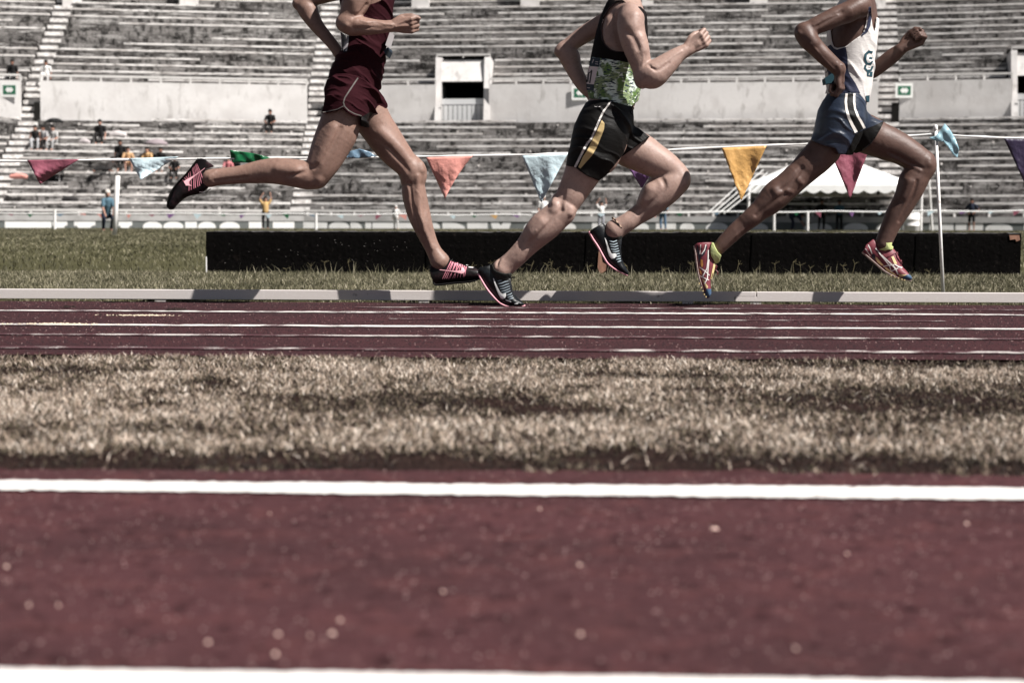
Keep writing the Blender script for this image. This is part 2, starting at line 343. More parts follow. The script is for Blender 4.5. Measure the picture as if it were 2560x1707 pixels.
def foot(e, px, zb):
    x = P(px, 752, YK)[0]; w = .031; b = MB(); b.box(x-w, x+w, YK+.004, YK+.046, -.01, zb-.001)
    b.out('support_foot', M_alu, e)
xj1 = P(1838, 740, YK)[0]; xj2 = P(1892, 740, YK)[0]; xl = -9.0; xr = 9.0; xm = P(520, 740, YK)[0]-2.6
e, zb = kerb_piece(xl, xm-.004, 'grey metal kerb rail running off the left edge of the picture')
e, zb = kerb_piece(xm, xj1-.004, 'long grey metal kerb rail behind the runners left of the stepped joint', notch=(xj1-.004, xj2-.004))
for px in (400, 1060, 1720): foot(e, px, zb)
e, zb = kerb_piece(xj1, xr, 'grey metal kerb rail right of the stepped joint, beside the white pole', notch=(xj1, xj2))
for px in (1890, 2600): foot(e, px, zb)

# ================================================================== black water-jump barrier
M_black = mat('black_paint', (.0030, .0026, .0025), .95, .03, noise=[(22, 5, .60, .72, (.016, .013, .012), .7), (4, 5, .66, .74, (.012, .009, .008), .8), (120, 3, .70, .76, (.20, .17, .15), .8)], bump=[(28, .6, .012)])
M_wood = mat('bare_wood', (.30, .16, .11), .8, .2, noise=[(30, 4, .4, .7, (.16, .08, .06), .8, (1, 1, .3))])
M_btop = mat('grey_top', (.040, .038, .037), .8, .2, noise=[(30, 4, .45, .7, (.085, .08, .078), .8)])  # top face is greyer than the black front
YB = 14.5
xa, xb = P(515, 640, YB)[0], P(2552, 640, YB)[0]; zt = P(1500, 581, YB)[2]
e = empty('barrier', ((xa+xb)/2, YB, 0), 'long low black painted barrier block lying on the infield grass', 'barrier')
r = np.random.default_rng(5); nx = 220; v = []; f = []
for i in range(nx+1):
    x = xa+(xb-xa)*i/nx; j = lambda s: r.normal(0, s)
    for (yy, zz) in ((YB, -.02), (YB+.004, zt*.3), (YB, zt*.62), (YB, zt-.03), (YB+.004, zt-.008), (YB+.016, zt), (YB+.40, zt+.002), (YB+.42, zt-.03), (YB+.42, -.02)):
        v.append((x+j(.001), yy+j(.0008), zz+j(.0022)))
for i in range(nx):
    for k in range(8): a = i*9+k; f.append((a, a+9, a+10, a+1))
f += [tuple(range(8, -1, -1)), tuple(nx*9+k for k in range(9))]
o = build('body', v, f, M_black, e, mats=[M_btop], fmat=[1 if (i % 8) in (5,) and i < nx*8 else 0 for i in range(len(f))])
M_js = mat('joint_shadow', (.0012, .001, .001), .95, .05)
for px in (1068, 1466, 1880, 2290):
    b = MB(); q = P(px, 640, YB); b.box(q[0]-.004, q[0]+.004, YB-.0065, YB-.0035, .01, zt-.012); b.out('panel_joint', M_js, e)
# bare patches and bracket
def patch(pts, Y, th, m, nm, par):
    q = [P(a, b_, Y) for a, b_ in pts]; n = len(q); v = [tuple(p_) for p_ in q]+[(p_[0], p_[1]-th, p_[2]) for p_ in q]
    return build(nm, v, [tuple(range(n))[::-1], tuple(range(n, 2*n))]+[(i, (i+1) % n, n+(i+1) % n, n+i) for i in range(n)], m, par)
patch([(1497, 628), (1502, 627), (1506, 655), (1516, 662), (1515, 676), (1505, 684), (1499, 683), (1494, 668)], YB-.004, .004, M_wood, 'bare_wood_patch', e)
patch([(2523, 588), (2548, 588), (2550, 600), (2541, 604), (2538, 598), (2525, 600)], YB-.004, .004, M_wood, 'bare_wood_patch', e)
patch([(1535, 689), (1560, 688), (1625, 689), (1622, 696), (1540, 697)], YB-.01, .02, M_wood, 'bare_wood_patch', e)
M_white = mat('white_paint', (.78, .76, .74), .45, .4, noise=[(14, 4, .55, .7, (.60, .57, .54), .5)])
b = MB(); q = P(516, 660, YB); b.box(q[0]-.003, q[0]+.006, YB-.012, YB-.003, 0, .15); b.out('corner_strip', M_white, e)
r = np.random.default_rng(9); b = MB()
for i in range(30):
    px = r.uniform(560, 1050) if i < 30 else r.uniform(560, 2500); py = r.normal(622, 14); c = P(px, py, YB-.005); s = r.uniform(.002, .006); a = r.uniform(-.6, .2)
    b.add([(c[0]-s, c[1], c[2]-s*a), (c[0]+s, c[1], c[2]+s*a-.002), (c[0]+s*.7, c[1], c[2]+s*a+.002), (c[0]-s*.5, c[1], c[2]+.003)], [(0, 1, 2, 3)])
o = b.out('paint_chips', mat('chip', (.22, .20, .19), .8, .2), e); o['kind'] = 'stuff'
# ================================================================== the grandstand
c_conc = (.16, .152, .145)
M_step = mat('stained_concrete', (.20, .187, .178), .9, .1, noise=[(.9, 5, .44, .60, (.040, .036, .034), .92, (.3, 1, 1.8)), (3.4, 5, .49, .58, (.013, .012, .011), .9, (1, 1, .45)), (1.8, 4, .54, .66, (.46, .44, .42), .75, (.35, 1, 3)), (12, 4, .52, .66, (.030, .027, .025), .7), (8, 3, .60, .72, (.55, .52, .50), .7, (.6, 1, 1.6))], bump=[(9, .5, .03)])
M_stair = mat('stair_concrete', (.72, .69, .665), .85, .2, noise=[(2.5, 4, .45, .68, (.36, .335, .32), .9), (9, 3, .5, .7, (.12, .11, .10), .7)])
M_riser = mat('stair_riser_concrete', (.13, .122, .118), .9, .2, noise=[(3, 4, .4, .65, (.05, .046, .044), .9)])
M_plank = mat('bench_paint', (.74, .71, .685), .6, .3, noise=[(1.0, 5, .42, .62, (.46, .425, .40), .85, (.5, 1, 3)), (5, 5, .52, .64, (.13, .115, .105), .85, (.5, 1, 2))])
M_bracket = mat('bench_bracket', (.022, .02, .018), .8, .2)
M_knob = mat('bolt_cap', (.62, .58, .55), .7, .2)
M_wallp = mat('pale_wall', (.58, .56, .545), .85, .2, noise=[(.5, 5, .42, .65, (.47, .45, .435), .8), (2.2, 6, .56, .70, (.26, .24, .225), .7, (1, 1, .35)), (.7, 5, .5, .66, (.48, .455, .44), .7), (10, 3, .5, .75, (.52, .50, .48), .5)], bump=[(5, .3, .02)])
M_dark = mat('opening_shade', (.012, .011, .010), .9, .1)  # near-black: the shade inside openings is put into this colour
M_rail = mat('rail_paint', (.56, .54, .52), .6, .3)
M_front = mat('front_wall_paint', (.15, .16, .155), .85, .2, noise=[(.8, 4, .4, .7, (.10, .105, .10), .8)])
M_band = mat('pale_band', (.40, .39, .38), .85, .2, noise=[(1.4, 4, .45, .7, (.26, .25, .24), .8)])

PXK = [-2400, 760, 2230, 4600]; REL = [.876, 1.0, .958, .836]
V0 = [Pd(px, 548, 80.0*r_)[:2] for px, r_ in zip(PXK, REL)]
nrm = []
for i in range(3):
    d = V0[i+1]-V0[i]; d /= np.linalg.norm(d); nrm.append(np.array([-d[1], d[0]]))
mit = [nrm[0]]
for i in (1, 2):
    m_ = nrm[i-1]+nrm[i]; m_ /= np.dot(m_, nrm[i]); mit.append(m_)
mit.append(nrm[2])
def S(u, t, z):
    i = min(int(u), 2); s = u-i; a = V0[i]+mit[i]*t; b = V0[i+1]+mit[i+1]*t; q = a+(b-a)*s; return (q[0], q[1], z)
_us = np.linspace(0, 3, 1200)
def U(px, t):
    xs = [proj(*[np.float64(c) for c in S(u, t, CH+.001)])[0] for u in _us[::8]]
    return float(np.interp(px, xs, _us[::8]))
R1, Z1, T1 = .365, .75, 1.0          # lower tier: riser, first tread height, first riser offset
R2, Z2, T2 = .452, 7.25, 12.2        # upper tier
TW, ZW0, ZW1 = 10.75, Z1+13*R1, 7.55
NR2 = 18
stand = empty('grandstand', S(1.5, 0, 0), 'large old concrete grandstand with rows of weathered white plank benches', 'grandstand')
aisle = [(57, 106), (769, 815), (2190, 2243)]
AU = [(U(a, TW), U(b, TW)) for a, b in aisle]
secs = [(0.0, AU[0][0]), (AU[0][1], AU[1][0]), (AU[1][1], AU[2][0]), (AU[2][1], 3.0)]
VOM = [(U(1090, TW), U(1222, TW)), (U(2524, TW), U(2655, TW))]
def extrude(name, u0, u1, prof, m, n=24, par=stand, mats=None, pm=None, close=False):
    us = sorted(set(list(np.linspace(u0, u1, n+1))+[k for k in (1.0, 2.0) if u0 < k < u1])); v = []; f = []; fm = []; k = len(prof)
    for u in us: v += [S(u, t, z) for t, z in prof]
    for i in range(len(us)-1):
        for j in range(k-1 if not close else k):
            a = i*k+j; a2 = i*k+(j+1) % k; f.append((a, a+k, a2+k, a2)); fm.append(pm[j] if pm else 0)
    if close: f.append(tuple(range(k))[::-1]); f.append(tuple((len(us)-1)*k+j for j in range(k))); fm += [0, 0]
    return build(name, v, f, m, par, mats=mats, fmat=fm)
def tier_prof(T, Z, R, n, te, i0=0):
    p = [(T+.75*i0, Z+R*i0)]
    for i in range(i0, n): p += [(T+.75*i, Z+R*(i+1)), (T+.75*(i+1), Z+R*(i+1))]
    p[-1] = (te, p[-1][1]); return p
for (u0, u1) in secs:
    extrude('terrace', u0, u1, [(.35, .62), (T1, .62), (T1, Z1)]+tier_prof(T1, Z1, R1, 13, TW)[1:], M_step)
    cuts = [v for v in VOM if u0 < v[0] < u1 or u0 < v[1] < u1]
    parts_ = []; a = u0
    for v in cuts: parts_.append((a, v[0])); a = v[1]
    parts_.append((a, u1))
    for (p, q) in parts_:
        if q-p < 1e-3: continue
        extrude('cross_wall', p, min(q, 3.0), [(TW, ZW0-.03), (TW, ZW1), (TW+.2, ZW1), (TW+.2, ZW0-.03)], M_wallp, 16, close=True)
        extrude('terrace', p, q, [(TW+.2, 6.6), (T2, 6.6)]+tier_prof(T2, Z2, R2, 5, T2+5*.75), M_step)
    extrude('terrace', u0, u1, tier_prof(T2, Z2, R2, NR2, T2+NR2*.75, 5)+[(T2+NR2*.75+.1, 0)], M_step)
# front wall
extrude('front_wall', 0, 3, [(0, -.1), (0, .36), (.0, .36), (.35, .36), (.35, -.1)], M_front, 60)
extrude('coping', 0, 3, [(-.03, .36), (-.03, .62), (.35, .62), (.35, .36)], M_band, 60, close=True)
# aisles: pale nosings over dark risers
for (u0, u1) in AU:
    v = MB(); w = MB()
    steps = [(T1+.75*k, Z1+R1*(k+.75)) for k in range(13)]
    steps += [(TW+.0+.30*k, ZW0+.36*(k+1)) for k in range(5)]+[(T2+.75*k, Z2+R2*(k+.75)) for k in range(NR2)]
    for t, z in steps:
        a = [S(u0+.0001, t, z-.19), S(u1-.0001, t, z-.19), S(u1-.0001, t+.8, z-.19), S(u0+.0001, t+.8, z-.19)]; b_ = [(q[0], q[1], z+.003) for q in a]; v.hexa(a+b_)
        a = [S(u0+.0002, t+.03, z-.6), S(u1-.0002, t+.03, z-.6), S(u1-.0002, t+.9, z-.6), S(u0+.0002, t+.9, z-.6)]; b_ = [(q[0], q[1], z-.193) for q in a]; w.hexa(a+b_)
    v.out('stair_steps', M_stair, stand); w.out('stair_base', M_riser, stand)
    # near-black solid block painting the void's shade between steps and wall end
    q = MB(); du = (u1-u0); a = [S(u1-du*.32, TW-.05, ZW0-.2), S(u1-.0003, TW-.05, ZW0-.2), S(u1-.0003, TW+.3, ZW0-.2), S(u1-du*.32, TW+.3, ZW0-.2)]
    q.hexa(a+[(c[0], c[1], ZW0+.95) for c in a]); q.out('shade_block', M_dark, stand)
# benches
r = np.random.default_rng(31); pieces = []
def seg_len(u0, u1): a = S(u0, 5, 0); b_ = S(u1, 5, 0); return math.hypot(a[0]-b_[0], a[1]-b_[1])
for si, (u0, u1) in enumerate(secs):
    vis0, vis1 = max(u0, U(-1800, 5)), min(u1, U(4200, 5))
    for tier, (T, Z, R, n) in enumerate(((T1, Z1, R1, 13), (T2, Z2, R2, NR2))):
        for i in range(n):
            t = T+.75*i; z = Z+R*(i+1)
            runs = [(vis0, vis1)]
            if tier == 1 and i < 4:
                for v in VOM:
                    runs = [s for (p, q) in runs for s in ((p, min(q, v[0]-.005)), (max(p, v[1]+.005), q))]
            for (p, q) in runs:
                L = seg_len(p, q) if q > p else 0
                if L < 1.0: continue
                k = max(1, round(L/13.0)); eds = [p+(q-p)*j/k+(r.uniform(-.02, .02) if 0 < j < k else 0) for j in range(k+1)]
                for a, b_ in zip(eds[:-1], eds[1:]):
                    if r.uniform() < .07: continue
                    if r.uniform() < .42:
                        if r.uniform() < .5: a = a+(b_-a)*r.uniform(.1, .45)
                        else: b_ = b_-(b_-a)*r.uniform(.1, .45)
                    pieces.append((a, b_, t, z, r.uniform(-.012, .012)))
def bench(pl, name='bench'):
    b = MB(); g_ = MB()
    for (a, b1, t, z, dz) in pl:
        cuts = [k for k in (1., 2.) if a < k < b1]; es = [a]+cuts+[b1]
        zz = z+.055+dz
        for p, q in zip(es[:-1], es[1:]):
            L = seg_len(p, q); nseg = max(1, int(L/2.6)); 
            for s in range(nseg):
                pa, pb = p+(q-p)*s/nseg, p+(q-p)*(s+1)/nseg-.0005; jz = r.normal(0, .008)
                if r.uniform() < .05: continue
                c = [S(pa, t+.03, zz+jz), S(pb, t+.03, zz+jz), S(pb, t+.30, zz+jz), S(pa, t+.30, zz+jz)]
                b.hexa(c+[(x[0], x[1], x[2]+.095) for x in c])
            for s in range(int(L/1.3)+1):
                pa = p+(q-p)*(s*1.3+.15)/max(L, .1); 
                if pa > q: continue
                w = .045*(q-p)/max(L, .1); c = [S(pa-w, t+.06, z-.001), S(pa+w, t+.06, z-.001), S(pa+w, t+.28, z-.001), S(pa-w, t+.28, z-.001)]
                g_.hexa(c+[(x[0], x[1], zz-.01) for x in c])
    nb = len(b.f)
    v = b.v+g_.v; f = b.f+[tuple(len(b.v)+i for i in q) for q in g_.f]
    return build(name, v, f, M_plank, stand, mats=[M_bracket], fmat=[0]*nb+[1]*len(g_.f))
def vis(pc):
    x0 = proj(*S(pc[0], pc[2], pc[3]))[0]; x1 = proj(*S(pc[1], pc[2], pc[3]))[0]; y0 = proj(*S(pc[0], pc[2], pc[3]))[1]
    return max(0, min(x1, 2560)-max(x0, 0))*(1 if y0 > -20 else .05)
pieces.sort(key=vis, reverse=True)
for pc in pieces[:100]: bench([pc])
o = bench(pieces[100:]); o['kind'] = 'stuff'
# round bolt caps and drain spouts on the risers
b = MB(); d_ = MB()
for (u0, u1) in secs:
    for i in range(13):
        L = seg_len(u0, u1); n = int(L/1.25)
        for k in range(n):
            if r.uniform() < .42: continue
            u = u0+(u1-u0)*(k+.5)/n; c = np.array(S(u, T1+.75*i-.02, Z1+R1*i+.20+r.uniform(-.03, .03))); rr = r.uniform(.035, .06)
            (b if r.uniform() < .6 else d_).tube([c+(0, -.05, 0), c+(0, .03, 0)], rr, 7)
o = b.out('bolt_cap', M_knob, stand); o['kind'] = 'stuff'; o = d_.out('drain_hole', M_dark, stand); o['kind'] = 'stuff'
# rails above the walls
def rail(u0, u1, t, z0, z1, sp, name):
    n = max(1, int(seg_len(u0, u1)/sp)); b = MB(); us = np.linspace(u0, u1, n+1)
    cl = sorted(set(list(us)+[k for k in (1., 2.) if u0 < k < u1]))
    for p, q in zip(cl[:-1], cl[1:]):
        c = [S(p, t, z1-.10), S(q, t, z1-.10), S(q, t+.09, z1-.10), S(p, t+.09, z1-.10)]; b.hexa(c+[(x[0], x[1], z1) for x in c])
    for u in us:
        c = S(u, t+.045, 0); b.box(c[0]-.05, c[0]+.05, c[1]-.04, c[1]+.04, z0, z1-.101)
    b.out(name, M_rail, stand)
for (u0, u1) in secs:
    cs = [v for v in VOM if u0 < v[0] < u1 or u0 < v[1] < u1]; a = u0
    for v in cs: rail(a, v[0], TW+.05, ZW1-.01, ZW1+.33, 1.35, 'wall_rail'); a = v[1]
    if a < u1: rail(a, u1, TW+.05, ZW1-.01, ZW1+.33, 1.35, 'wall_rail')
rail(U(-1200, 0), U(3900, 0), .1, .61, .90, 1.5, 'front_rail')
# way out through the wall (vomitory)
for (u0, u1) in VOM:
    if u1 > 3: continue
    b = MB(); zt = 9.05; w = (u1-u0)
    for s0, s1 in ((u0-.02*w, u0+.10*w), (u1-.10*w, u1+.02*w)):
        # side cheeks, tapering down with the slope behind
        c = [S(s0, TW-.35, ZW0-.03), S(s1, TW-.35, ZW0-.03), S(s1, TW+5.0, ZW0-.03), S(s0, TW+5.0, ZW0-.03)]
        b.hexa(c+[S(s0, TW+.9, zt), S(s1, TW+.9, zt), S(s1, TW+5.0, zt), S(s0, TW+5.0, zt)])
    b.out('opening_cheek', M_wallp, stand)
    b = MB(); s0, s1 = u0+.101*w, u1-.101*w
    c = [S(s0, TW+.55, zt-1.30), S(s1, TW+.55, zt-1.30), S(s1, TW+.75, zt-1.30), S(s0, TW+.75, zt-1.30)]
    b.hexa(c+[S(s0, TW+1.1, zt-.12), S(s1, TW+1.1, zt-.12), S(s1, TW+1.3, zt-.12), S(s0, TW+1.3, zt-.12)])
    b.out('lintel_panel', M_wallp, stand)
    b = MB(); c = [S(s0, TW+1.35, ZW0-.02), S(s1, TW+1.35, ZW0-.02), S(s1, TW+4.9, ZW0-.02), S(s0, TW+4.9, ZW0-.02)]
    # hollow passage: floor, back, ceiling and sides as slabs, their shade painted in near-black
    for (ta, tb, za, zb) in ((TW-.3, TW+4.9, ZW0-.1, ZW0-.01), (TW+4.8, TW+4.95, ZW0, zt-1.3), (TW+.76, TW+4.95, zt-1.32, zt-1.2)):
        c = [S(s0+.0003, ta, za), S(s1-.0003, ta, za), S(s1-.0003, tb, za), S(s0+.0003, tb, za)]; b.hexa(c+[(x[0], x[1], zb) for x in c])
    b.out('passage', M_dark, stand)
    b = MB(); zr = ZW0+.95
    for k in range(9):
        u = s0+(s1-s0)*(k+.5)/9; c = S(u, TW-.1, 0); b.box(c[0]-.018, c[0]+.018, c[1]-.018, c[1]+.018, ZW0-.01, zr)
    for z in (ZW0+.12, zr):
        c = [S(s0, TW-.12, z), S(s1, TW-.12, z), S(s1, TW-.08, z), S(s0, TW-.08, z)]; b.hexa(c+[(x[0], x[1], z+.045) for x in c])
    b.out('railing', mat('dark_rail', (.05, .05, .052), .6, .3), stand)
    b = MB(); c = [S(s0+.01*w, TW+.35, ZW0), S(s1-.01*w, TW+.35, ZW0), S(s1-.01*w, TW+.45, ZW0), S(s0+.01*w, TW+.45, ZW0)]
    b.hexa(c+[(x[0], x[1], ZW0+1.33) for x in c]); b.out('inner_wall', mat('inner_wall', (.60, .60, .60), .9, .2), stand)
    b = MB(); c = [S(u0-.01*w, TW+.95, zt+.10), S(u1+.01*w, TW+.95, zt+.10), S(u1+.01*w, TW+1.05, zt+.10), S(u0-.01*w, TW+1.05, zt+.10)]
    b.hexa(c+[(x[0], x[1], zt+.19) for x in c])
    for k in (0, .5, 1):
        x = S(u0+w*k, TW+1.0, 0); b.box(x[0]-.04, x[0]+.04, x[1]-.03, x[1]+.03, zt-.02, zt+.10)
    b.out('wall_rail', M_rail, stand)
# pale piers high on the stand
for pa, pb in ((165, 209), (455, 499), (1030, 1073), (1300, 1346), (1600, 1628), (1868, 1912), (2160, 2205), (2462, 2502)):
    t = T2+.75*11.2; z = Z2+R2*11; b = MB(); u0, u1 = U(pa, t), U(pb, t)
    c = [S(u0, t, z), S(u1, t, z), S(u1, t+1.0, z), S(u0, t+1.0, z)]; b.hexa(c+[(x[0], x[1], z+4.6) for x in c]); b.out('pier', M_wallp, stand)
# painted letter shapes along the foot of the front wall
M_letter = mat('letter_paint', (.76, .75, .73), .8, .2, noise=[(3, 3, .5, .75, (.60, .58, .56), .6)])
def wallshape(pa, pb, kind):
    n = 14; z0, z1 = .03, .335; pts = []
    if kind == 'r': pts = [(0, z0), (1, z0), (1, z1), (0, z1)]
    if kind == 'w': pts = [(0, z0+.09), (.12, z0+.1), (.2, z0), (.75, z0), (.85, z0+.1), (1, z0+.12), (1, z1), (0, z1)]
    if kind == 'v': pts = [(.1, z0), (.9, z0), (1, z1), (.62, z1), (.5, z0+.15), (.38, z1), (0, z1)]
    if kind == 'a': pts = [(0, z0)]+[(.5-.5*math.cos(math.pi*k/n), z0+.06+(z1-z0-.06)*math.sin(math.pi*k/n)) for k in range(n+1)]+[(1, z0)]
    if kind == 'h': pts = [(0, z0), (1, z0)]+[(1-.9*(1-math.cos(math.pi/2*k/n)), z0+(z1-z0)*math.sin(math.pi/2*k/n)) for k in range(1, n+1)]+[(0, z1)]
    ua, ub = U(pa, 0), U(pb, 0); N_ = len(pts); v = [S(ua+(ub-ua)*s, -.006, z) for s, z in pts]+[S(ua+(ub-ua)*s, .004, z) for s, z in pts]
    build('letter', v, [tuple(range(N_)), tuple(range(2*N_-1, N_-1, -1))]+[(i, N_+i, N_+(i+1) % N_, (i+1) % N_) for i in range(N_)], M_letter, stand)
for q in [(-60, -8, 'a'), (12, 128, 'r'), (131, 168, 'w'), (185, 238, 'w'), (296, 330, 'w'), (357, 405, 'a'), (408, 458, 'a'), (463, 492, 'r'), (495, 539, 'a'), (549, 599, 'a'), (622, 655, 'r'), (682, 735, 'r'),
          (757, 818, 'r'), (822, 873, 'a'), (876, 905, 'h'), (913, 928, 'r'), (931, 984, 'r'), (988, 1044, 'r'), (1050, 1100, 'a'), (1106, 1163, 'h'), (1168, 1219, 'r'), (1226, 1278, 'v'), (1310, 1362, 'a'),
          (1390, 1440, 'a'), (1480, 1530, 'r'), (1578, 1622, 'a'), (1640, 1690, 'r'), (1700, 1736, 'a'), (1765, 1821, 'a'), (1860, 1920, 'a'), (2010, 2080, 'a'), (2110, 2170, 'a'), (2190, 2250, 'a'), (2258, 2300, 'r'),
          (2324, 2384, 'r'), (2389, 2417, 'r'), (2421, 2458, 'r'), (2464, 2532, 'a'), (2560, 2620, 'r')]: wallshape(*q)

# exit signs: white frame, green field, white arrow
M_green_s = mat('sign_green', (.02, .115, .062), .6, .3); M_sw = mat('sign_white', (.70, .70, .67), .6, .3)
def sign(px, label, t=TW):
    s = empty('exit_sign', S(U(px, t), t-.03, 0), label, 'sign', 'green exit signs on the stand wall'); py = 228
    c = np.array(S(U(px, t), t-.02, 0)); k = 92.0/4240
    def plate(x0, x1, z0, z1, d, th, m, nm, poly=None):
        if poly is None: poly = [(x0, z0), (x1, z0), (x1, z1), (x0, z1)]
        n = len(poly); v = [(c[0]+x*.99, c[1]-d+x*.0, 7.05+z) for x, z in poly]+[(c[0]+x*.99, c[1]-d+th, 7.05+z) for x, z in poly]
        return build(nm, v, [tuple(range(n)), tuple(range(2*n-1, n-1, -1))]+[(i, n+i, n+(i+1) % n, (i+1) % n) for i in range(n)], m, s)
    plate(-.45, .45, -.37, .37, .08, .03, M_sw, 'frame'); plate(-.33, .33, -.23, .23, .09, .008, M_green_s, 'field')
    # two arrow heads meeting in the middle, as a thick double arrow
    plate(0, 0, 0, 0, .098, .006, M_sw, 'arrow', [(-.22, 0), (-.06, .17), (-.06, .10), (.06, .10), (.06, .17), (.22, 0), (.06, -.17), (.06, -.10), (-.06, -.10), (-.06, -.17)])
sign(31, 'green and white exit sign at the left edge of the picture beside the stairs')
sign(1449, 'green and white exit sign behind the back of the middle runner')
sign(2254, 'green and white exit sign right of the right hand stairs')
# ================================================================== body modelling: distance fields meshed as one surface
class Field:
    def __init__(s, lo, hi, h):
        s.lo = np.array(lo, float); s.h = h; s.n = np.ceil((np.array(hi)-s.lo)/h).astype(int)+1
        s.ax = [s.lo[i]+h*np.arange(s.n[i]) for i in range(3)]; s.d = np.full(s.n, 1.0, np.float32)
    def box(s, lo, hi):
        a = np.clip(np.floor((np.array(lo)-s.lo)/s.h).astype(int), 0, s.n); b = np.clip(np.ceil((np.array(hi)-s.lo)/s.h).astype(int)+1, 0, s.n)
        return tuple(slice(int(i), int(max(i, j))) for i, j in zip(a, b))
    def grid(s, sl): return [s.ax[0][sl[0]].astype(np.float32)[:, None, None], s.ax[1][sl[1]].astype(np.float32)[None, :, None], s.ax[2][sl[2]].astype(np.float32)[None, None, :]]
    def chain_d(s, pts, sl, margin):
        out = np.full([k.stop-k.start for k in sl], 1.0, np.float32)
        off = np.array([k.start for k in sl])
        for a, b in zip(pts[:-1], pts[1:]):
            ra, rb = a[3], b[3]; ka, kb = a[4], b[4]; R = max(ra, rb); Ry = R*max(ka, kb)
            lo = np.minimum(a[:3], b[:3])-np.array([R, Ry, R])-margin; hi = np.maximum(a[:3], b[:3])+np.array([R, Ry, R])+margin
            q = s.box(lo, hi); q = tuple(slice(max(x.start, y.start), min(x.stop, y.stop)) for x, y in zip(q, sl))
            if any(x.stop <= x.start for x in q): continue
            X, Y, Z = s.grid(q); ab = b[:3]-a[:3]; L2 = float(ab@ab)+1e-12
            dx, dy, dz = X-a[0], Y-a[1], Z-a[2]
            t = np.clip((dx*ab[0]+dy*ab[1]+dz*ab[2])/L2, 0, 1)
            ky = ka+(kb-ka)*t; rr = ra+(rb-ra)*t
            ex, ey, ez = dx-t*ab[0], (dy-t*ab[1])/ky, dz-t*ab[2]
            dd = np.sqrt(ex*ex+ey*ey+ez*ez)-rr
            w = tuple(slice(x.start-o_, x.stop-o_) for x, o_ in zip(q, off)); out[w] = np.minimum(out[w], dd)
        return out
    def chain(s, pts, k=.012, sub=False, margin=.05):
        pts = np.array(pts, float)
        lo = (pts[:, :3]-pts[:, 3:4]*np.maximum(1, pts[:, 4:5])).min(0)-margin; hi = (pts[:, :3]+pts[:, 3:4]*np.maximum(1, pts[:, 4:5])).max(0)+margin
        sl = s.box(lo, hi); 
        if any(x.stop <= x.start for x in sl): return s
        dd = s.chain_d(pts, sl, margin); D = s.d[sl]
        if sub:
            nd = -dd; h = np.clip(k-np.abs(D-nd), 0, None)/k; s.d[sl] = np.maximum(D, nd)+h*h*k*.25
        else:
            h = np.clip(k-np.abs(D-dd), 0, None)/k; s.d[sl] = np.minimum(D, dd)-h*h*k*.25
        return s
    def near(s, w=.03): return np.nonzero(np.abs(s.d) < w)
    def displace(s, fn, w=.03):
        i = s.near(w); X, Y, Z = s.ax[0][i[0]], s.ax[1][i[1]], s.ax[2][i[2]]; s.d[i] += fn(X, Y, Z).astype(np.float32); return s
    def clip(s, poly, w=.06, k=.004):
        """keep what projects inside the outline (photograph pixels)"""
        i = np.nonzero(s.d < w); X, Y, Z = s.ax[0][i[0]], s.ax[1][i[1]], s.ax[2][i[2]]; px, py = proj(X, Y, Z)
        sd = poly_sd(px, py, poly)*9.35/FPX; s.d[i] = np.maximum(s.d[i], sd.astype(np.float32)); return s
    def mesh(s):
        d = s.d; sg = d < 0; n = s.n
        c = sg[:-1, :-1, :-1].astype(np.uint8)
        for a, b, e in ((1,0,0),(0,1,0),(0,0,1),(1,1,0),(1,0,1),(0,1,1),(1,1,1)):
            c += sg[a:n[0]-1+a, b:n[1]-1+b, e:n[2]-1+e]
        act = np.nonzero((c > 0) & (c < 8)); I, J, K = act; m = len(I); idx = np.full(c.shape, -1, np.int32); idx[act] = np.arange(m)
        cor = [(a, b, e) for a in (0, 1) for b in (0, 1) for e in (0, 1)]
        val = {q: d[I+q[0], J+q[1], K+q[2]] for q in cor}; acc = np.zeros((m, 3)); cnt = np.zeros(m)
        for q in cor:
            for ax in range(3):
                if q[ax] == 0:
                    q2 = list(q); q2[ax] = 1; q2 = tuple(q2); va, vb = val[q], val[q2]; cr = (va < 0) != (vb < 0)
                    t = np.where(cr, va/(va-vb+1e-12), 0); p = np.array(q, float)[None, :].repeat(m, 0); p[:, ax] += t
                    acc += p*cr[:, None]; cnt += cr
        V = (np.stack([I, J, K], 1)+acc/cnt[:, None])*s.h+s.lo; F = []
        for ax in range(3):
            o1, o2 = [(1, 2), (2, 0), (0, 1)][ax]
            A = sg; sl0 = [slice(None)]*3; sl1 = [slice(None)]*3; sl0[ax] = slice(0, -1); sl1[ax] = slice(1, None)
            a = sg[tuple(sl0)]; b = sg[tuple(sl1)]; e = np.nonzero(a != b); e = [x for x in e]
            ok = (e[o1] > 0) & (e[o2] > 0) & (e[o1] < c.shape[o1]) & (e[o2] < c.shape[o2]); e = [x[ok] for x in e]
            ins = sg[tuple(e)]
            def cell(d1, d2): q = [x.copy() for x in e]; q[o1] -= d1; q[o2] -= d2; return idx[tuple(q)]
            q = np.stack([cell(1, 1), cell(0, 1), cell(0, 0), cell(1, 0)], 1); q[~ins] = q[~ins][:, ::-1]; F.append(q)
        return V, np.concatenate(F)
    def out(s, name, m, parent, smooth_it=0):
        V, F = s.mesh()
        for _ in range(smooth_it):
            A = np.zeros_like(V); C = np.zeros(len(V))
            for k in range(4):
                a, b = F[:, k], F[:, (k+1) % 4]; np.add.at(A, a, V[b]); np.add.at(C, a, 1); np.add.at(A, b, V[a]); np.add.at(C, b, 1)
            V = V*.5+.5*A/np.maximum(C, 1)[:, None]
        return build(name, V, F.astype(np.int32), m, parent, True)
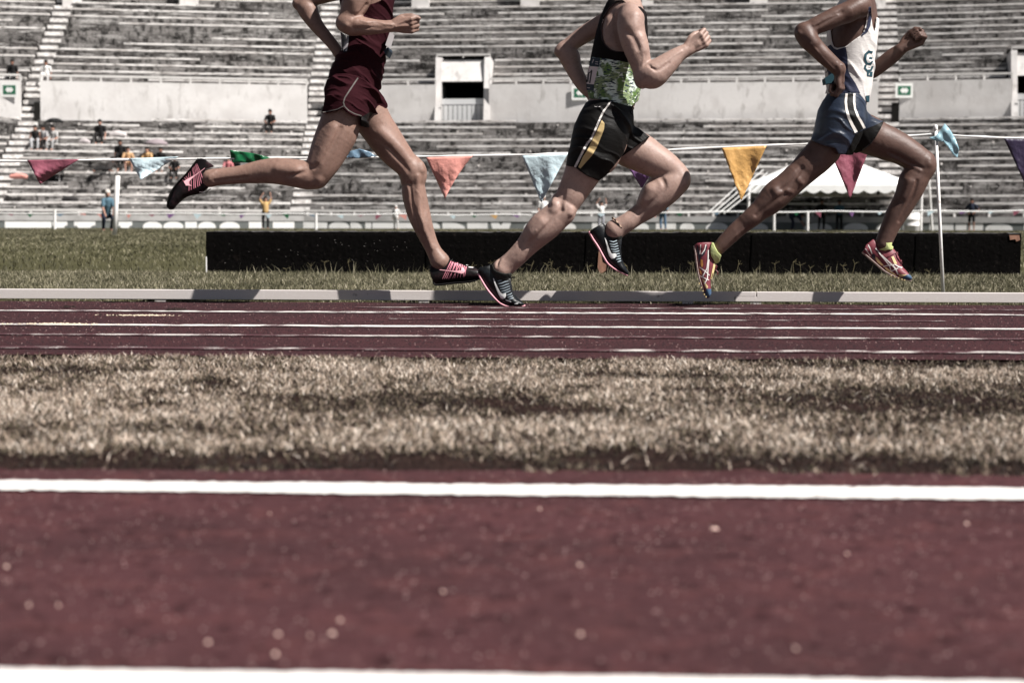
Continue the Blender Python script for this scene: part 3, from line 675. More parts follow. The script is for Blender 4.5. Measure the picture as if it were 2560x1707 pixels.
def poly_sd(px, py, poly):
    poly = np.array(poly, float); d2 = np.full(px.shape, 1e18); ins = np.zeros(px.shape, bool)
    for (x0, y0), (x1, y1) in zip(poly, np.roll(poly, -1, 0)):
        ex, ey = x1-x0, y1-y0; t = np.clip(((px-x0)*ex+(py-y0)*ey)/(ex*ex+ey*ey+1e-9), 0, 1)
        d2 = np.minimum(d2, (px-x0-t*ex)**2+(py-y0-t*ey)**2)
        cr = ((y0 > py) != (y1 > py)) & (px < (x1-x0)*(py-y0)/((y1-y0)+1e-12)+x0); ins ^= cr
    return np.where(ins, -1, 1)*np.sqrt(d2)
def spline(a, n=5):
    a = np.array(a, float); o = []
    for i in range(len(a)-1):
        p0, p1, p2, p3 = a[max(i-1, 0)], a[i], a[i+1], a[min(i+2, len(a)-1)]
        for k in range(n):
            t = k/n; o.append(.5*((2*p1)+(-p0+p2)*t+(2*p0-5*p1+4*p2-p3)*t*t+(-p0+3*p1-3*p2+p3)*t**3))
    o.append(a[-1]); return np.array(o)
class View:                              # coordinates read off an enlarged crop of the photograph
    def __init__(s, ox, oy, k): s.o = (ox, oy, k)
    def __call__(s, x, y): return (s.o[0]+x/s.o[2], s.o[1]+y/s.o[2])
    def poly(s, pts): return [s(*p) for p in pts]
def limb(view, st, Y, ky=1.0, n=5, grow=0.0):
    """st: pairs of outline points (x1,y1,x2,y2[,Y[,ky]]) across the limb -> chain of (x,y,z,r,ky)"""
    o = []
    for q in st:
        a, b = view(q[0], q[1]), view(q[2], q[3]); cx, cy = (a[0]+b[0])/2, (a[1]+b[1])/2; r = math.hypot(a[0]-b[0], a[1]-b[1])/2
        y = q[4] if len(q) > 4 and q[4] is not None else Y; kk = q[5] if len(q) > 5 else ky
        p = P(cx, cy, y); o.append([p[0], p[1], p[2], r*y/FPX+grow, kk])
    return spline(o, n)
def pts3(view, st, n=4):                 # (x, y, r_px, Y[, ky]) in a view
    o = []
    for q in st:
        c = view(q[0], q[1]); p = P(c[0], c[1], q[3]); o.append([*p, q[2]/view.o[2]*q[3]/FPX, q[4] if len(q) > 4 else 1.0])
    return spline(o, n)
def grow(ch, g): c = ch.copy(); c[:, 3] += g; return c

# decals: thin patches laid on a finished mesh where the photograph shows them
def bvh_of(o):
    me = o.data; L = np.array(parent_loc(o.parent)) if o.parent else np.zeros(3)
    v = np.empty(len(me.vertices)*3, np.float32); me.vertices.foreach_get('co', v); v = v.reshape(-1, 3)+L
    return BVHTree.FromPolygons([tuple(map(float, q)) for q in v], [tuple(p.vertices) for p in me.polygons])
def decal(bv, poly, name, m, parent, off=.0016, step=3.0, far=False, th=.0):
    """poly in photograph pixels; filled with a fine grid so that it follows the surface"""
    poly = [tuple(p) for p in poly]; bm = bmesh.new(); vs = [bm.verts.new((x, y, 0)) for x, y in poly]
    bm.faces.new(vs); bmesh.ops.triangulate(bm, faces=bm.faces[:])
    for _ in range(5):
        es = [e for e in bm.edges if e.calc_length() > step]
        if not es: break
        bmesh.ops.subdivide_edges(bm, edges=es, cuts=1); bmesh.ops.triangulate(bm, faces=bm.faces[:])
    bm.verts.ensure_lookup_table(); V = []; ok = []
    o = Vector(CAM)
    for v in bm.verts:
        d = Vector(ray(v.co.x, v.co.y)).normalized(); loc, nr, _, dist = bv.ray_cast(o, d)
        if loc is None:
            best = None
            for k in range(8):
                dd = Vector(ray(v.co.x+2*math.cos(k*.785), v.co.y+2*math.sin(k*.785))).normalized(); l2, n2, _, ds = bv.ray_cast(o, dd)
                if l2 is not None and (best is None or ds < best[1]): best = (o+d*ds, ds, n2)
            if best is None: ok.append(False); V.append((0, 0, 0)); continue
            loc, nr = best[0], best[2]
        if nr.dot(d) > 0: nr = -nr
        V.append(tuple(loc+nr*off)); ok.append(True)
    F = [tuple(v.index for v in f.verts) for f in bm.faces if all(ok[v.index] for v in f.verts)]; bm.free()
    use = sorted({i for f in F for i in f}); mp = {i: k for k, i in enumerate(use)}
    if not F: return None
    return build(name, [V[i] for i in use], [tuple(mp[i] for i in f) for f in F], m, parent, True)
def ribbon(pts, w):
    """polyline -> outline polygon; w number or list"""
    n = len(pts); w = w if hasattr(w, '__len__') else [w]*n; a = []; b = []
    for i in range(n):
        p = pts[max(i-1, 0)]; q = pts[min(i+1, n-1)]; dx, dy = q[0]-p[0], q[1]-p[1]; l = math.hypot(dx, dy)+1e-9; nx, ny = -dy/l, dx/l
        a.append((pts[i][0]+nx*w[i]/2, pts[i][1]+ny*w[i]/2)); b.append((pts[i][0]-nx*w[i]/2, pts[i][1]-ny*w[i]/2))
    return a+b[::-1]
def wrinkle(A, ax, az, f, seed, ay=.3):
    """long soft folds running across the direction (ax, az), with finer creases between them"""
    r = np.random.default_rng(seed); ph = r.uniform(0, 6.28, 12)
    def fn(X, Y, Z):
        u = (X*ax+Z*az+Y*ay)*f; v = (X*az-Z*ax)*f
        w = .42*u+1.5*np.sin(.11*v+ph[0])+.8*np.sin(.23*v+.17*u+ph[1]); a = np.clip(1-np.abs(np.sin(w*.5+ph[2]))*2.3, -.35, 1)
        w2 = .95*u+1.2*np.sin(.16*v+ph[3])+.9*np.sin(.31*v-.2*u+ph[7]); b = np.clip(1-np.abs(np.sin(w2*.5+ph[4]))*2.6, -.25, 1)
        e1 = np.clip(.45+.75*np.sin(.13*u+.10*v+ph[5])*np.sin(.09*v-.12*u+ph[6])+.3*np.sin(.21*v+ph[8]), 0, 1.1)
        e2 = np.clip(.35+.8*np.sin(.17*u-.12*v+ph[9])*np.sin(.14*v+.1*u+ph[10]), 0, 1)
        return -A*(a*e1+b*.5*e2)
    return fn
# ================================================================== the three runners
def cut(s, poly, w=.06):
    i = np.nonzero(s.d < w); X, Y, Z = s.ax[0][i[0]], s.ax[1][i[1]], s.ax[2][i[2]]; px, py = proj(X, Y, Z)
    s.d[i] = np.maximum(s.d[i], (-poly_sd(px, py, poly)*9.35/FPX).astype(np.float32)); return s
Field.cut = cut
def skin(name, c, dark):
    return mat(name, c, .50, .32, noise=[(9, 4, .4, .7, tuple(x*.72 for x in c), .7), (60, 3, .5, .75, dark, .35), (240, 2, .55, .75, tuple(x*.6 for x in c), .35)],
               bump=[(420, .35, .0014), (34, .30, .006), (110, .2, .002)], sss=.03)
MS1 = skin('skin_tan', (.225, .138, .108), (.085, .040, .031)); MS2 = skin('skin_light_tan', (.32, .215, .178), (.13, .068, .054)); MS3 = skin('skin_brown', (.098, .055, .043), (.036, .017, .014))
def cloth(name, c, rough=.8, bump=.4, spec=.25, noise=None, sheen=0.0):
    m = mat(name, c, rough, spec, noise=noise or [(30, 3, .4, .75, tuple(x*.7 for x in c), .5)], bump=[(900, bump, .0006), (55, .35, .004, (1, 1, 2.2))])
    m.node_tree.nodes['Principled BSDF'].inputs['Sheen Weight'].default_value = sheen; return m
M_black_c = cloth('black_fabric', (.0040, .0034, .0031), .6, .4, .16); M_hair = mat('dark_hair', (.012, .009, .008), .6, .3, bump=[(300, .8, .003)])
def head(F, px, py, Y, par, skin_m, tilt=0.0):
    c = P(px, py, Y); ca, sa = math.cos(tilt), math.sin(tilt)
    def q(x, z, y, r, k): return [c[0]+x*ca-z*sa, c[1]+y, c[2]+x*sa+z*ca, r, k]
    A = lambda l, kk=.02, sub=False: F.chain(l if len(l) > 1 else [l[0], [l[0][0]+1e-4]+l[0][1:]], kk, sub)
    A([q(-.028, .028, 0, .088, .86), q(.03, .034, 0, .082, .86)]); A([q(-.01, -.045, 0, .062, .95), q(.052, -.088, 0, .034, 1.15)])
    A([q(.05, -.015, 0, .052, 1.0), q(.058, -.06, 0, .036, 1.15)]); A([q(.082, .018, -.034, .015, 1), q(.09, .02, 0, .013, 1), q(.082, .018, .034, .015, 1)])
    A([q(.096, .008, 0, .008, 1), q(.118, -.028, 0, .012, 1)], .008); A([q(.106, -.034, -.012, .008, 1), q(.106, -.034, .012, .008, 1)], .008)
    A([q(.099, -.058, -.018, .007, 1), q(.106, -.057, 0, .007, 1), q(.099, -.058, .018, .007, 1)], .006); A([q(.096, -.069, -.015, .007, 1), q(.103, -.070, 0, .008, 1), q(.096, -.069, .015, .007, 1)], .006)
    A([q(.078, -.098, 0, .018, 1.3)], .02)
    for s in (-1, 1):
        A([q(.098, .000, s*.032, .012, 1.2)], .012, True); A([q(-.012, .010, s*.078, .020, .45), q(-.016, -.018, s*.077, .014, .5)], .006); A([q(-.006, -.002, s*.086, .008, .8)], .006, True)
        e = MB(); w = q(.084, -.001, s*.032, 0, 0)[:3]
        e.tube([(w[0]+.012*math.cos(t*math.pi), w[1], w[2]) for t in (1, .75, .5, .25, 0)], [.002, .0085, .012, .0085, .002], 10)
        e.out('eye', M_eye, par, True)
    H = Field((c[0]-.16, c[1]-.13, c[2]-.12), (c[0]+.15, c[1]+.13, c[2]+.16), .005)
    H.chain([q(-.03, .034, 0, .094, .88), q(.028, .044, 0, .086, .88)], .01); H.chain([q(-.045, -.03, 0, .062, 1.0), q(-.046, -.03, 0, .062, 1.0)], .02)
    H.chain([q(.115, -.045, 0, .098, 1.25), q(.116, -.045, 0, .098, 1.25)], .008, True); H.chain([q(.0, -.05, -.09, .045, 1), q(.0, -.05, .09, .045, 1)], .01, True)
    H.displace(lambda X, Y, Z: .0025*np.sin(X*300+Z*120)*np.sin(Z*260-Y*200)); H.out('hair', M_hair, par)
M_eye = mat('eye', (.5, .47, .44), .2, .5)
def fist(F, w, u, v, c, s=1.0, fwd=False):
    """w wrist; u forearm direction, v thumb side, c side the fingers curl to"""
    w, u, v, c = [np.array(q, float) for q in (w, u, v, c)]; u /= np.linalg.norm(u); v = v-u*(v@u); v /= np.linalg.norm(v); c = c-u*(c@u)-v*(c@v); c /= np.linalg.norm(c)
    def p(a, b, d, r): q = w+s*(a*u+b*v+d*c); return [*q, r*s, 1.0]
    vs = (.031, .0105, -.0105, -.030); L = (1.0, 1.08, 1.02, .86)
    F.chain(spline([p(-.02, 0, 0, .026), p(.015, .002, .002, .0245), p(.045, .004, .006, .026)], 4), .012)
    for i in range(4):
        F.chain(spline([p(.01, vs[i]*.5, .002, .0165), p(.05, vs[i]*.85, .003, .0150), p(.082*(.96+.04*L[i]), vs[i], 0, .0125)], 4), .008)
    for i in range(4):
        l = L[i]; e = .0035*(i % 2)
        F.chain([p(.082, vs[i], .000, .0122), p(.085+.026*l, vs[i]*1.02, .022+e, .0108)], .0035, margin=.02)
        F.chain([p(.085+.026*l, vs[i]*1.02, .022+e, .0108), p(.085+.004*l, vs[i]*.98, .047, .0098), p(.064, vs[i]*.9, .040, .0090)], .0025, margin=.02)
    F.chain(spline([p(.005, .020, .006, .017), p(.035, .036, .016, .0150), p(.062, .038, .030, .0125)], 4), .008)
    if fwd: F.chain(spline([p(.055, .040, .020, .0132), p(.085, .041, .020, .0118), p(.104, .034, .018, .0112), p(.122, .026, .020, .0092)], 4), .003, margin=.02)
    else: F.chain([p(.062, .038, .030, .0125), p(.088, .026, .044, .0112), p(.106, .010, .048, .0095)], .003, margin=.02)
Cw = lambda F, pts, k=.014, sub=False: F.chain(pts, k, sub)
def surf(F, px, py, y0=9.02, y1=9.62):        # first point of the modelled body on this pixel's ray
    ys = np.arange(y0, y1, .001); d = ray(px, py); t = ys/d[1]; pt = CAM[None, :]+d[None, :]*t[:, None]
    i = np.round((pt-F.lo)/F.h).astype(int); ok = ((i >= 0) & (i < F.n)).all(1); i = np.clip(i, 0, F.n-1); v = np.where(ok, F.d[i[:, 0], i[:, 1], i[:, 2]], 1.0)
    k = np.nonzero(v < 0)[0]; return pt[k[0]] if len(k) else None
def groove(F, view, st, Y=None, r=.011, k=.016, depth=.0026):         # a furrow between muscles, sunk into the visible side
    pts = []
    for q in st:
        c = view(q[0], q[1]); s = surf(F, *c)
        if s is not None: pts.append([s[0], s[1]-r+depth, s[2], r, 1.0])
    if len(pts) > 1: F.chain(spline(pts, 4), k, True, .03)
def ridge(F, view, st, r=.02, k=.02, h=.0035):
    pts = []
    for q in st:
        c = view(q[0], q[1]); rr = q[3] if len(q) > 3 else r; s = surf(F, *c)
        if s is not None: pts.append([s[0], s[1]+rr-h, s[2], rr, 1.0])
    if len(pts) > 1: F.chain(spline(pts, 4), k, False, .03)
def shoe(name, par, view, st, sole, Y, m_up, m_sole, sole_r=.0075, sole_ky=5.2, outline=None):
    k = len(st); S_ = []
    for i, q in enumerate(st):
        a, b = view(q[0], q[1]), view(q[2], q[3]); r = math.hypot(a[0]-b[0], a[1]-b[1])/2*Y/FPX; t = i/(k-1)
        wd = np.interp(t, [0, .12, .35, .6, .78, .92, 1], [.026, .036, .037, .043, .045, .036, .018]); p = P((a[0]+b[0])/2, (a[1]+b[1])/2, Y); S_.append([*p, r, min(wd/max(r, .008), 2.4)])
    A = np.array(S_); lo = A[:, :3].min(0)-.08; hi = A[:, :3].max(0)+.08
    F = Field(lo, hi, .003); F.chain(spline(S_, 4), .006); F.displace(wrinkle(.0008, .8, .6, 260, 3))
    if outline: F.clip(view.poly(outline))
    up = F.out(name, m_up, par, 1)
    G = Field(lo, hi, .003); sp = []
    n = len(sole)
    for i, (x, y) in enumerate(sole):
        c = view(x, y); p = P(c[0], c[1], Y); t = i/(n-1); kk = np.interp(t, [0, .12, .4, .7, .9, 1], [.6, .92, .9, 1.06, .9, .5]); rr = sole_r*(.75 if t > .75 else 1)
        sp.append([*p, rr, sole_ky*kk*sole_r/rr])
    G.chain(spline(sp, 5), .004); so = G.out('sole', m_sole, up_parent(up)); return up, so
def up_parent(o): return o
def put(name, poly, m, par, bv, **k): return decal(bv, poly, name, m, par, **k)
def multi(name, polys, m, par, bv, off=.0016, step=3.0):
    obs = [decal(bv, q, name, m, par, off, step) for q in polys]; obs = [o for o in obs if o]
    if not obs: return None
    v = []; f = []
    for o in obs:
        b = len(v); v += [tuple(q.co) for q in o.data.vertices]; f += [tuple(b+i for i in p.vertices) for p in o.data.polygons]
    for o in obs: me = o.data; bpy.data.objects.remove(o); bpy.data.meshes.remove(me)
    me = bpy.data.meshes.new(name); me.from_pydata(v, [], f); me.materials.append(m); me.polygons.foreach_set('use_smooth', [True]*len(me.polygons))
    o = link(bpy.data.objects.new(name, me)); o.parent = par; return o
def swoosh(view, tip, belly, tail, w):
    """curved tick: long thin tip, round belly, short upturned tail"""
    (x0, y0), (x1, y1), (x2, y2) = view(*tip), view(*belly), view(*tail); out = []; inn = []
    for k in range(13):
        t = k/12; px = (1-t)**2*x0+2*t*(1-t)*x1+t*t*x2; py = (1-t)**2*y0+2*t*(1-t)*y1+t*t*y2
        dx = 2*(1-t)*(x1-x0)+2*t*(x2-x1); dy = 2*(1-t)*(y1-y0)+2*t*(y2-y1); l = math.hypot(dx, dy)+1e-9; ww = w*max(.04, math.sin(math.pi*min(1, t**1.15))**.8)
        out.append((px-dy/l*ww/2, py+dx/l*ww/2)); inn.append((px+dy/l*ww/2, py-dx/l*ww/2))
    return out+inn[::-1]
vA = View(400, 0, 2.1775); vB = View(700, 0, 4.6125); vC = View(400, 380, 9.8); vD = View(1050, 620, 7.84); vE = View(1350, 0, 3.409)
vF = View(1150, 350, 3.36); vG = View(1450, 530, 5.88); vH = View(1950, 0, 3.92); vI = View(1700, 300, 2.735); vJ = View(2100, 560, 9.224)
HV = .0042
def bounds(px0, px1, py0, py1, y0=9.0, y1=9.75):
    a = P(px0, py1, 9.0); b = P(px1, py0, 9.75); c = P(px0, py1, 9.75); d = P(px1, py0, 9.0)
    return (min(a[0], c[0]), y0, min(a[2], c[2])), (max(b[0], d[0]), y1, max(b[2], d[2]))
YN, YF, YC = 9.25, 9.47, 9.36

# ------------------------------------------------------------------ runner in maroon (left)
def runner_maroon():
    e = empty('person', P(980, 735, YC)*np.array([1, 1, 0]), 'runner in a maroon vest and maroon shorts with pink laced dark spikes', 'runner', 'runners on the track')
    F = Field(*bounds(400, 1290, -270, 760), HV)
    torso = [(700,-200,1200,-190,YC,1.15), (680,-90,1290,-80,YC,1.2), (690,0,1312,0,YC,1.18), (740,150,1303,150,YC,1.15), (785,300,1280,300,YC,1.12), (795,420,1252,420,YC,1.12), (765,560,1225,540,YC,1.18),
             (690,670,1212,660,YC,1.22), (620,800,1195,800,YC,1.22), (565,900,1165,930,YC,1.22), (540,1040,1140,1040,YC,1.2), (580,1150,1110,1150,YC,1.15)]
    T = limb(vB, torso, YC); F.chain(grow(T, -.009), .02)
    F.chain(spline([[*P(925, -40, 9.19), .058, 1], [*P(935, -52, YC), .062, 1], [*P(935, -40, 9.53), .058, 1]], 5), .04)
    F.chain(spline([[*P(940, -50, YC), .062, 1], [*P(952, -100, YC), .054, 1], [*P(965, -140, YC), .053, 1]], 4), .02)
    head(F, 985, -172, YC, e, MS1, -.1)
    near = [(905,520,1110,520,9.27), (890,600,1100,620,9.26), (862,680,1078,735,9.25), (833,760,1035,815,9.24), (812,830,990,890,9.23), (800,880,950,945,9.22), (800,915,905,1005,9.22)]
    F.chain(limb(vA, [q+(1.0,) for q in near], YN), .02)
    low = [(815,925,868,1015,9.22), (790,885,830,1030,9.22), (740,870,760,1022,9.22), (680,863,690,1010,9.23), (610,862,612,1001,9.24), (530,877,530,999,9.25), (450,899,452,1000,9.25), (380,910,382,1004,9.25), (320,917,322,1009,9.25), (270,920,275,1020,9.25)]
    F.chain(limb(vA, [q+(1.0,) for q in low], YN), .012)
    far = [(960,560,1170,500,9.44), (1030,650,1225,570,9.45), (1092,730,1262,640,9.46), (1150,808,1305,710,9.47), (1215,878,1350,785,9.47), (1268,920,1392,850,9.47), (1300,950,1432,890,9.47), (1312,985,1446,935,9.47)]
    F.chain(limb(vA, [q+(1.0,) for q in far], YF), .02)
    fl = [(1306,960,1448,915,9.47), (1316,1010,1440,985,9.47), (1318,1060,1446,1030,9.47), (1328,1110,1456,1080,9.47), (1345,1170,1468,1140,9.47), (1372,1230,1480,1200,9.46), (1405,1290,1496,1265,9.46), (1435,1345,1514,1320,9.46), (1458,1395,1537,1362,9.46), (1474,1440,1573,1402,9.46)]
    F.chain(limb(vA, [q+(1.0,) for q in fl], YF), .012)
    # knee caps, shin edge, calf bellies and the furrows between them
    ridge(F, vA, [(862,975,9.19,.020), (852,1000,9.19,.016)], k=.02); ridge(F, vA, [(1415,900,9.44,.021), (1420,925,9.43,.018)], k=.02)
    ridge(F, vA, [(1400,960,9.42,.010), (1405,1060,9.42,.009), (1425,1200,9.43,.007), (1480,1350,9.43,.006)], k=.02)
    ridge(F, vA, [(940,700,9.17,.022), (900,800,9.17,.024), (870,880,9.18,.015)], k=.03); ridge(F, vA, [(1200,720,9.40,.022), (1290,800,9.41,.024), (1350,870,9.42,.014)], k=.03)
    ridge(F, vA, [(300,935,9.215,.008), (272,960,9.205,.011), (268,975,9.21,.006)], k=.012); ridge(F, vA, [(640,920,9.175,.016), (740,930,9.165,.020)], k=.03)
    groove(F, vA, [(985,700,9.165), (935,800,9.17), (880,880,9.175), (840,915,9.17)], YN, .007, .018); groove(F, vA, [(820,905,9.155), (790,935,9.165), (700,960,9.185)], YN, .006, .016)
    groove(F, vA, [(1240,800,9.41), (1310,880,9.42), (1350,930,9.42)], YF, .007, .018); groove(F, vA, [(1360,1000,9.42), (1372,1100,9.425), (1400,1230,9.43)], YF, .005, .014)
    groove(F, vA, [(480,965,9.215), (380,975,9.215), (300,985,9.215)], YN, .004, .012)
    ua = [(760,-230,1080,-180,9.18), (735,-80,1065,-50,9.165), (708,70,1010,60,9.165), (688,190,905,160,9.155), (665,290,830,210,9.150)]
    F.chain(limb(vB, [q+(.92,) for q in ua], 9.165), .02)
    fa = [(668,250,800,330,9.150), (672,340,840,200,9.150), (760,392,900,180,9.150), (900,394,1010,214,9.150), (1040,393,1110,232,9.150), (1180,382,1210,240,9.155), (1290,368,1290,242,9.165)]
    F.chain(limb(vB, [q+(.95,) for q in fa], 9.15), .014)
    ridge(F, vB, [(770,290,9.062,.010), (760,300,9.062,.010)], k=.014); ridge(F, vB, [(860,20,9.07,.03), (870,120,9.07,.02)], k=.03); groove(F, vB, [(1000,60,9.075), (920,160,9.068), (860,215,9.065)], 9.1, .006)
    ridge(F, vB, [(880,260,9.066,.018), (1000,280,9.07,.014)], k=.02); groove(F, vB, [(860,330,9.06), (1000,325,9.062), (1200,325,9.082)], 9.1, .004, .012)
    wr = P(*vB(1320, 303), 9.165); fist(F, wr, (1, .05, .05), (0, -.45, 1), (-.1, 1, 0), 1.10, True)
    sh = P(960, -35, 9.50); F.chain(spline([[*sh, .052, 1], [*P(850, -20, 9.56), .046, 1], [*P(*vB(300, 10), 9.58), .040, 1], [*P(*vB(215, 45), 9.58), .036, 1]], 5), .02)
    ff = [(190,30,330,90,9.58), (200,130,420,70,9.58), (260,215,455,170,9.57), (350,330,500,270,9.55), (460,450,580,380,9.53), (560,560,660,480,9.51), (620,640,735,590,9.50)]
    F.chain(limb(vB, ff, 9.58), .012); fist(F, P(*vB(700, 650), 9.50), (.6, -.1, -.8), (.6, 0, .3), (0, -1, 0), 1.0)
    for q in ([(1395,1040), (1420,1090), (1405,1150), (1430,1210), (1440,1260)], [(1340,1000), (1360,1060), (1350,1130)]): ridge(F, vA, [(x, y, 0) for x, y in q], .006, .006, .0022)
    for q in ([(930,240), (1010,262), (1100,255), (1200,280), (1290,290)], [(1050,330), (1150,318), (1240,330), (1330,320)], [(1330,300), (1420,250), (1480,235)], [(1335,310), (1430,300), (1490,300)]): ridge(F, vB, [(x, y, 0) for x, y in q], .006, .006, .0022)
    F.displace(wrinkle(.0006, .6, .8, 160, 9)); F.out('body', MS1, e)
    # vest
    mv = cloth('maroon_fabric', (.023, .0048, .0072), .85, .4, .06, sheen=.0)
    G = Field(*bounds(780, 1010, -80, 240), HV); G.chain(T, .02); G.displace(wrinkle(.0110, .55, .83, 140, 4), .03)
    G.clip(vB.poly([(520,935), (560,905), (640,868), (760,862), (900,892), (1000,945), (1080,1010), (1140,1048), (1250,980), (1500,500), (1400,-280), (1180,-300), (1100,-230), (930,-210), (840,-300), (500,-280), (400,300)]))
    G.cut(vB.poly([(1195,-60), (1168,6), (1090,40), (1010,62), (900,40), (820,-40), (800,-160), (860,-235), (1000,-235), (1140,-200)])); vest = G.out('vest', mv, e, 1); bv = bvh_of(vest)
    multi('bib_strap', [vB.poly([(795,392), (800,450), (790,520), (775,600), (735,590), (740,480), (735,392)])], mat('bib', (.5, .46, .46), .7, .2), e, bv, .004)
    # race number pinned on back and front, seen edge-on
    mb = mat('paper_bib', (.48, .45, .45), .7, .2); mn = mat('bib_navy', (.012, .022, .035), .7, .3)
    for nm, pts, y0, y1, m_ in (('race_number', [(722,392), (728,392), (745,580), (738,600)], 9.27, 9.47, mb), ('race_number', [(1290,390), (1297,392), (1248,550), (1238,545)], 9.26, 9.46, mb)):
        q = [P(*vB(*a), YC) for a in pts]; v = [(a[0], y0, a[2]) for a in q]+[(a[0], y1, a[2]) for a in q]; n = len(q)
        build(nm, v, [tuple(range(n)), tuple(range(2*n-1, n-1, -1))]+[(i, n+i, n+(i+1) % n, (i+1) % n) for i in range(n)], m_, e)
    for pts in ([(732,575), (780,548), (782,618), (735,632)], [(1195,590), (1245,545), (1250,575), (1218,640)]):
        q = [P(*vB(*a), 9.24) for a in pts]; b = MB(); b.hexa([tuple(a) for a in q]+[(a[0], a[1]+.2, a[2]) for a in q]); b.out('number_edge', mn, e)
    # shorts
    G = Field(*bounds(780, 1000, 160, 350), HV); G.chain(grow(T[-22:], .010), .02)
    G.chain(limb(vB, [(530,960,960,990,9.28,1.1), (500,1060,1010,1110,9.27,1.12), (488,1180,1025,1240,9.26,1.1), (458,1290,1015,1380,9.26,1.08), (430,1400,985,1480,9.26,1.08)], YN), .02)
    G.chain(limb(vB, [(790,960,1158,1000,9.45,1.2), (850,1090,1225,1120,9.46,1.15), (880,1290,1250,1230,9.46,1.1), (900,1480,1210,1350,9.46,1.1), (950,1560,1260,1420,9.46,1.1)], YF), .02)
    G.displace(wrinkle(.0115, .25, .97, 150, 8), .03)
    G.clip(vB.poly([(542,920), (505,1025), (515,1140), (500,1220), (478,1312), (600,1294), (660,1280), (722,1252), (760,1292), (840,1335), (940,1352), (925,1450), (1000,1475), (1060,1462), (1100,1410), (1140,1345), (1165,1282), (1215,1262), (1243,1235), (1240,1200), (1198,1120), (1140,1045), (1000,935), (900,880), (760,850), (640,855)]))
    sh_ = G.out('shorts', mv, e, 1); bv = bvh_of(sh_); mg = mat('grey_piping', (.085, .075, .068), .7, .3)
    multi('piping', [ribbon(vB.poly([(900,900), (845,980), (790,1065), (748,1130), (732,1185), (745,1225)]), 3.4), ribbon(vB.poly([(742,1225), (790,1275), (860,1315), (940,1338)]), 2.6), ribbon(vB.poly([(735,1225), (660,1262), (560,1285), (490,1300)]), 2.2)], mg, sh_, bv)
    multi('lining', [vB.poly([(945,1345), (1040,1290), (1140,1340), (1100,1410), (1060,1460), (1000,1472), (928,1450)])], M_black_c, sh_, bv, .002)
    multi('emblem', [ribbon(vB.poly([(1022,1390), (1045,1392), (1060,1410), (1060,1425)]), [1, 3, 2.4, .6])], mat('emblem_white', (.6, .57, .55), .6, .3), sh_, bv, .004, 1.5)
    # spikes
    mu = mat('dark_spike_upper', (.0055, .0040, .0042), .42, .22, noise=[(26, 3, .5, .75, (.045, .018, .022), .7)], bump=[(200, .3, .001)]); mso = mat('black_sole', (.0045, .004, .004), .7, .15); mp = mat('pink_cord', (.66, .24, .30), .6, .2); mp2 = mat('pink_emblem', (.80, .42, .46), .6, .2)
    up, so = shoe('shoe', e, vC, [(945,170,1250,300), (900,230,1330,400), (830,340,1180,650), (740,460,1200,850), (650,560,1060,960), (550,665,880,1010), (450,775,720,1070), (365,890,610,1130), (295,1020,530,1200), (240,1140,455,1280), (205,1270,400,1360), (225,1340,330,1400)],
                  [(935,185), (850,300), (740,450), (620,590), (500,710), (390,840), (310,960), (250,1090), (210,1230), (200,1330), (240,1395)], YN, mu, mso, .0062, 5.4, outline=[(1335,360),(1230,270),(1100,180),(1000,155),(920,172),(830,265),(690,480),(550,640),(420,770),(320,895),(260,1030),(192,1230),(192,1350),(245,1420),(340,1408),(420,1300),(620,1130),(830,1048),(1090,1008),(1242,928),(1230,850),(1150,740),(1100,640),(1095,500),(1130,420),(1240,388)]); bv = bvh_of(up)
    cords = [((880,300),(1020,780)), ((905,290),(1075,770)), ((845,350),(930,850)), ((870,330),(975,830)), ((800,390),(830,900)), ((820,370),(870,880)), ((700,510),(710,950)), ((740,480),(765,930)), ((640,600),(690,700)), ((600,640),(650,690)), ((560,690),(640,830)), ((790,440),(860,620))]
    multi('cord', [ribbon([vC(*a), vC((a[0]+b[0])/2+14, (a[1]+b[1])/2), vC(*b)], [1.0, 1.3, 2.0]) for a, b in cords], mp, up, bv, .0012, 2.5)
    multi('tick_emblem', [vC.poly([(1100,388), (960,500), (780,610), (600,715), (590,745), (640,825), (700,828), (790,835), (720,790), (705,745), (760,680), (930,540), (1095,405)])], mp2, up, bv, .0030, 2.5)
    lace = MB(); pts = [P(*vC(x, y), 9.24) for x, y in ((1240,900), (1120,1010), (980,1020), (860,1040), (760,1010))]; lace.tube(pts, .0022, 5); lace_a = lace; lace = MB(); pts = [P(*vC(x, y), 9.22) for x, y in ((300,965), (200,985), (140,1020), (70,1030), (20,1000))]; lace.tube(pts, .0014, 5); lace.out('lace', M_black_c, up); lace_a.out('lace', M_black_c, up)
    multi('lace_tip', [vC.poly([(960,972), (1080,960), (1085,978), (965,988)])], mat('lace_white', (.75, .72, .72), .5, .3), up, bv, .002)
    up, so = shoe('shoe', e, vD, [(200,360,225,640), (205,330,290,715), (320,312,330,722), (430,300,450,715), (545,225,560,690), (640,232,660,678), (760,285,780,668), (880,338,880,660), (990,372,990,645), (1080,392,1090,625), (1150,435,1160,600), (1205,495,1200,570)],
                  [(262,640), (300,712), (420,712), (560,695), (700,678), (850,668), (1000,652), (1100,628), (1180,590), (1215,560)], YF-.01, mu, mso, .0072, 5.2, outline=[(195,340),(300,322),(430,300),(500,262),(590,195),(620,245),(920,350),(1080,385),(1150,430),(1220,500),(1215,575),(1150,605),(1000,665),(600,698),(430,722),(300,728),(262,660),(212,560),(188,450)]); bv = bvh_of(up)
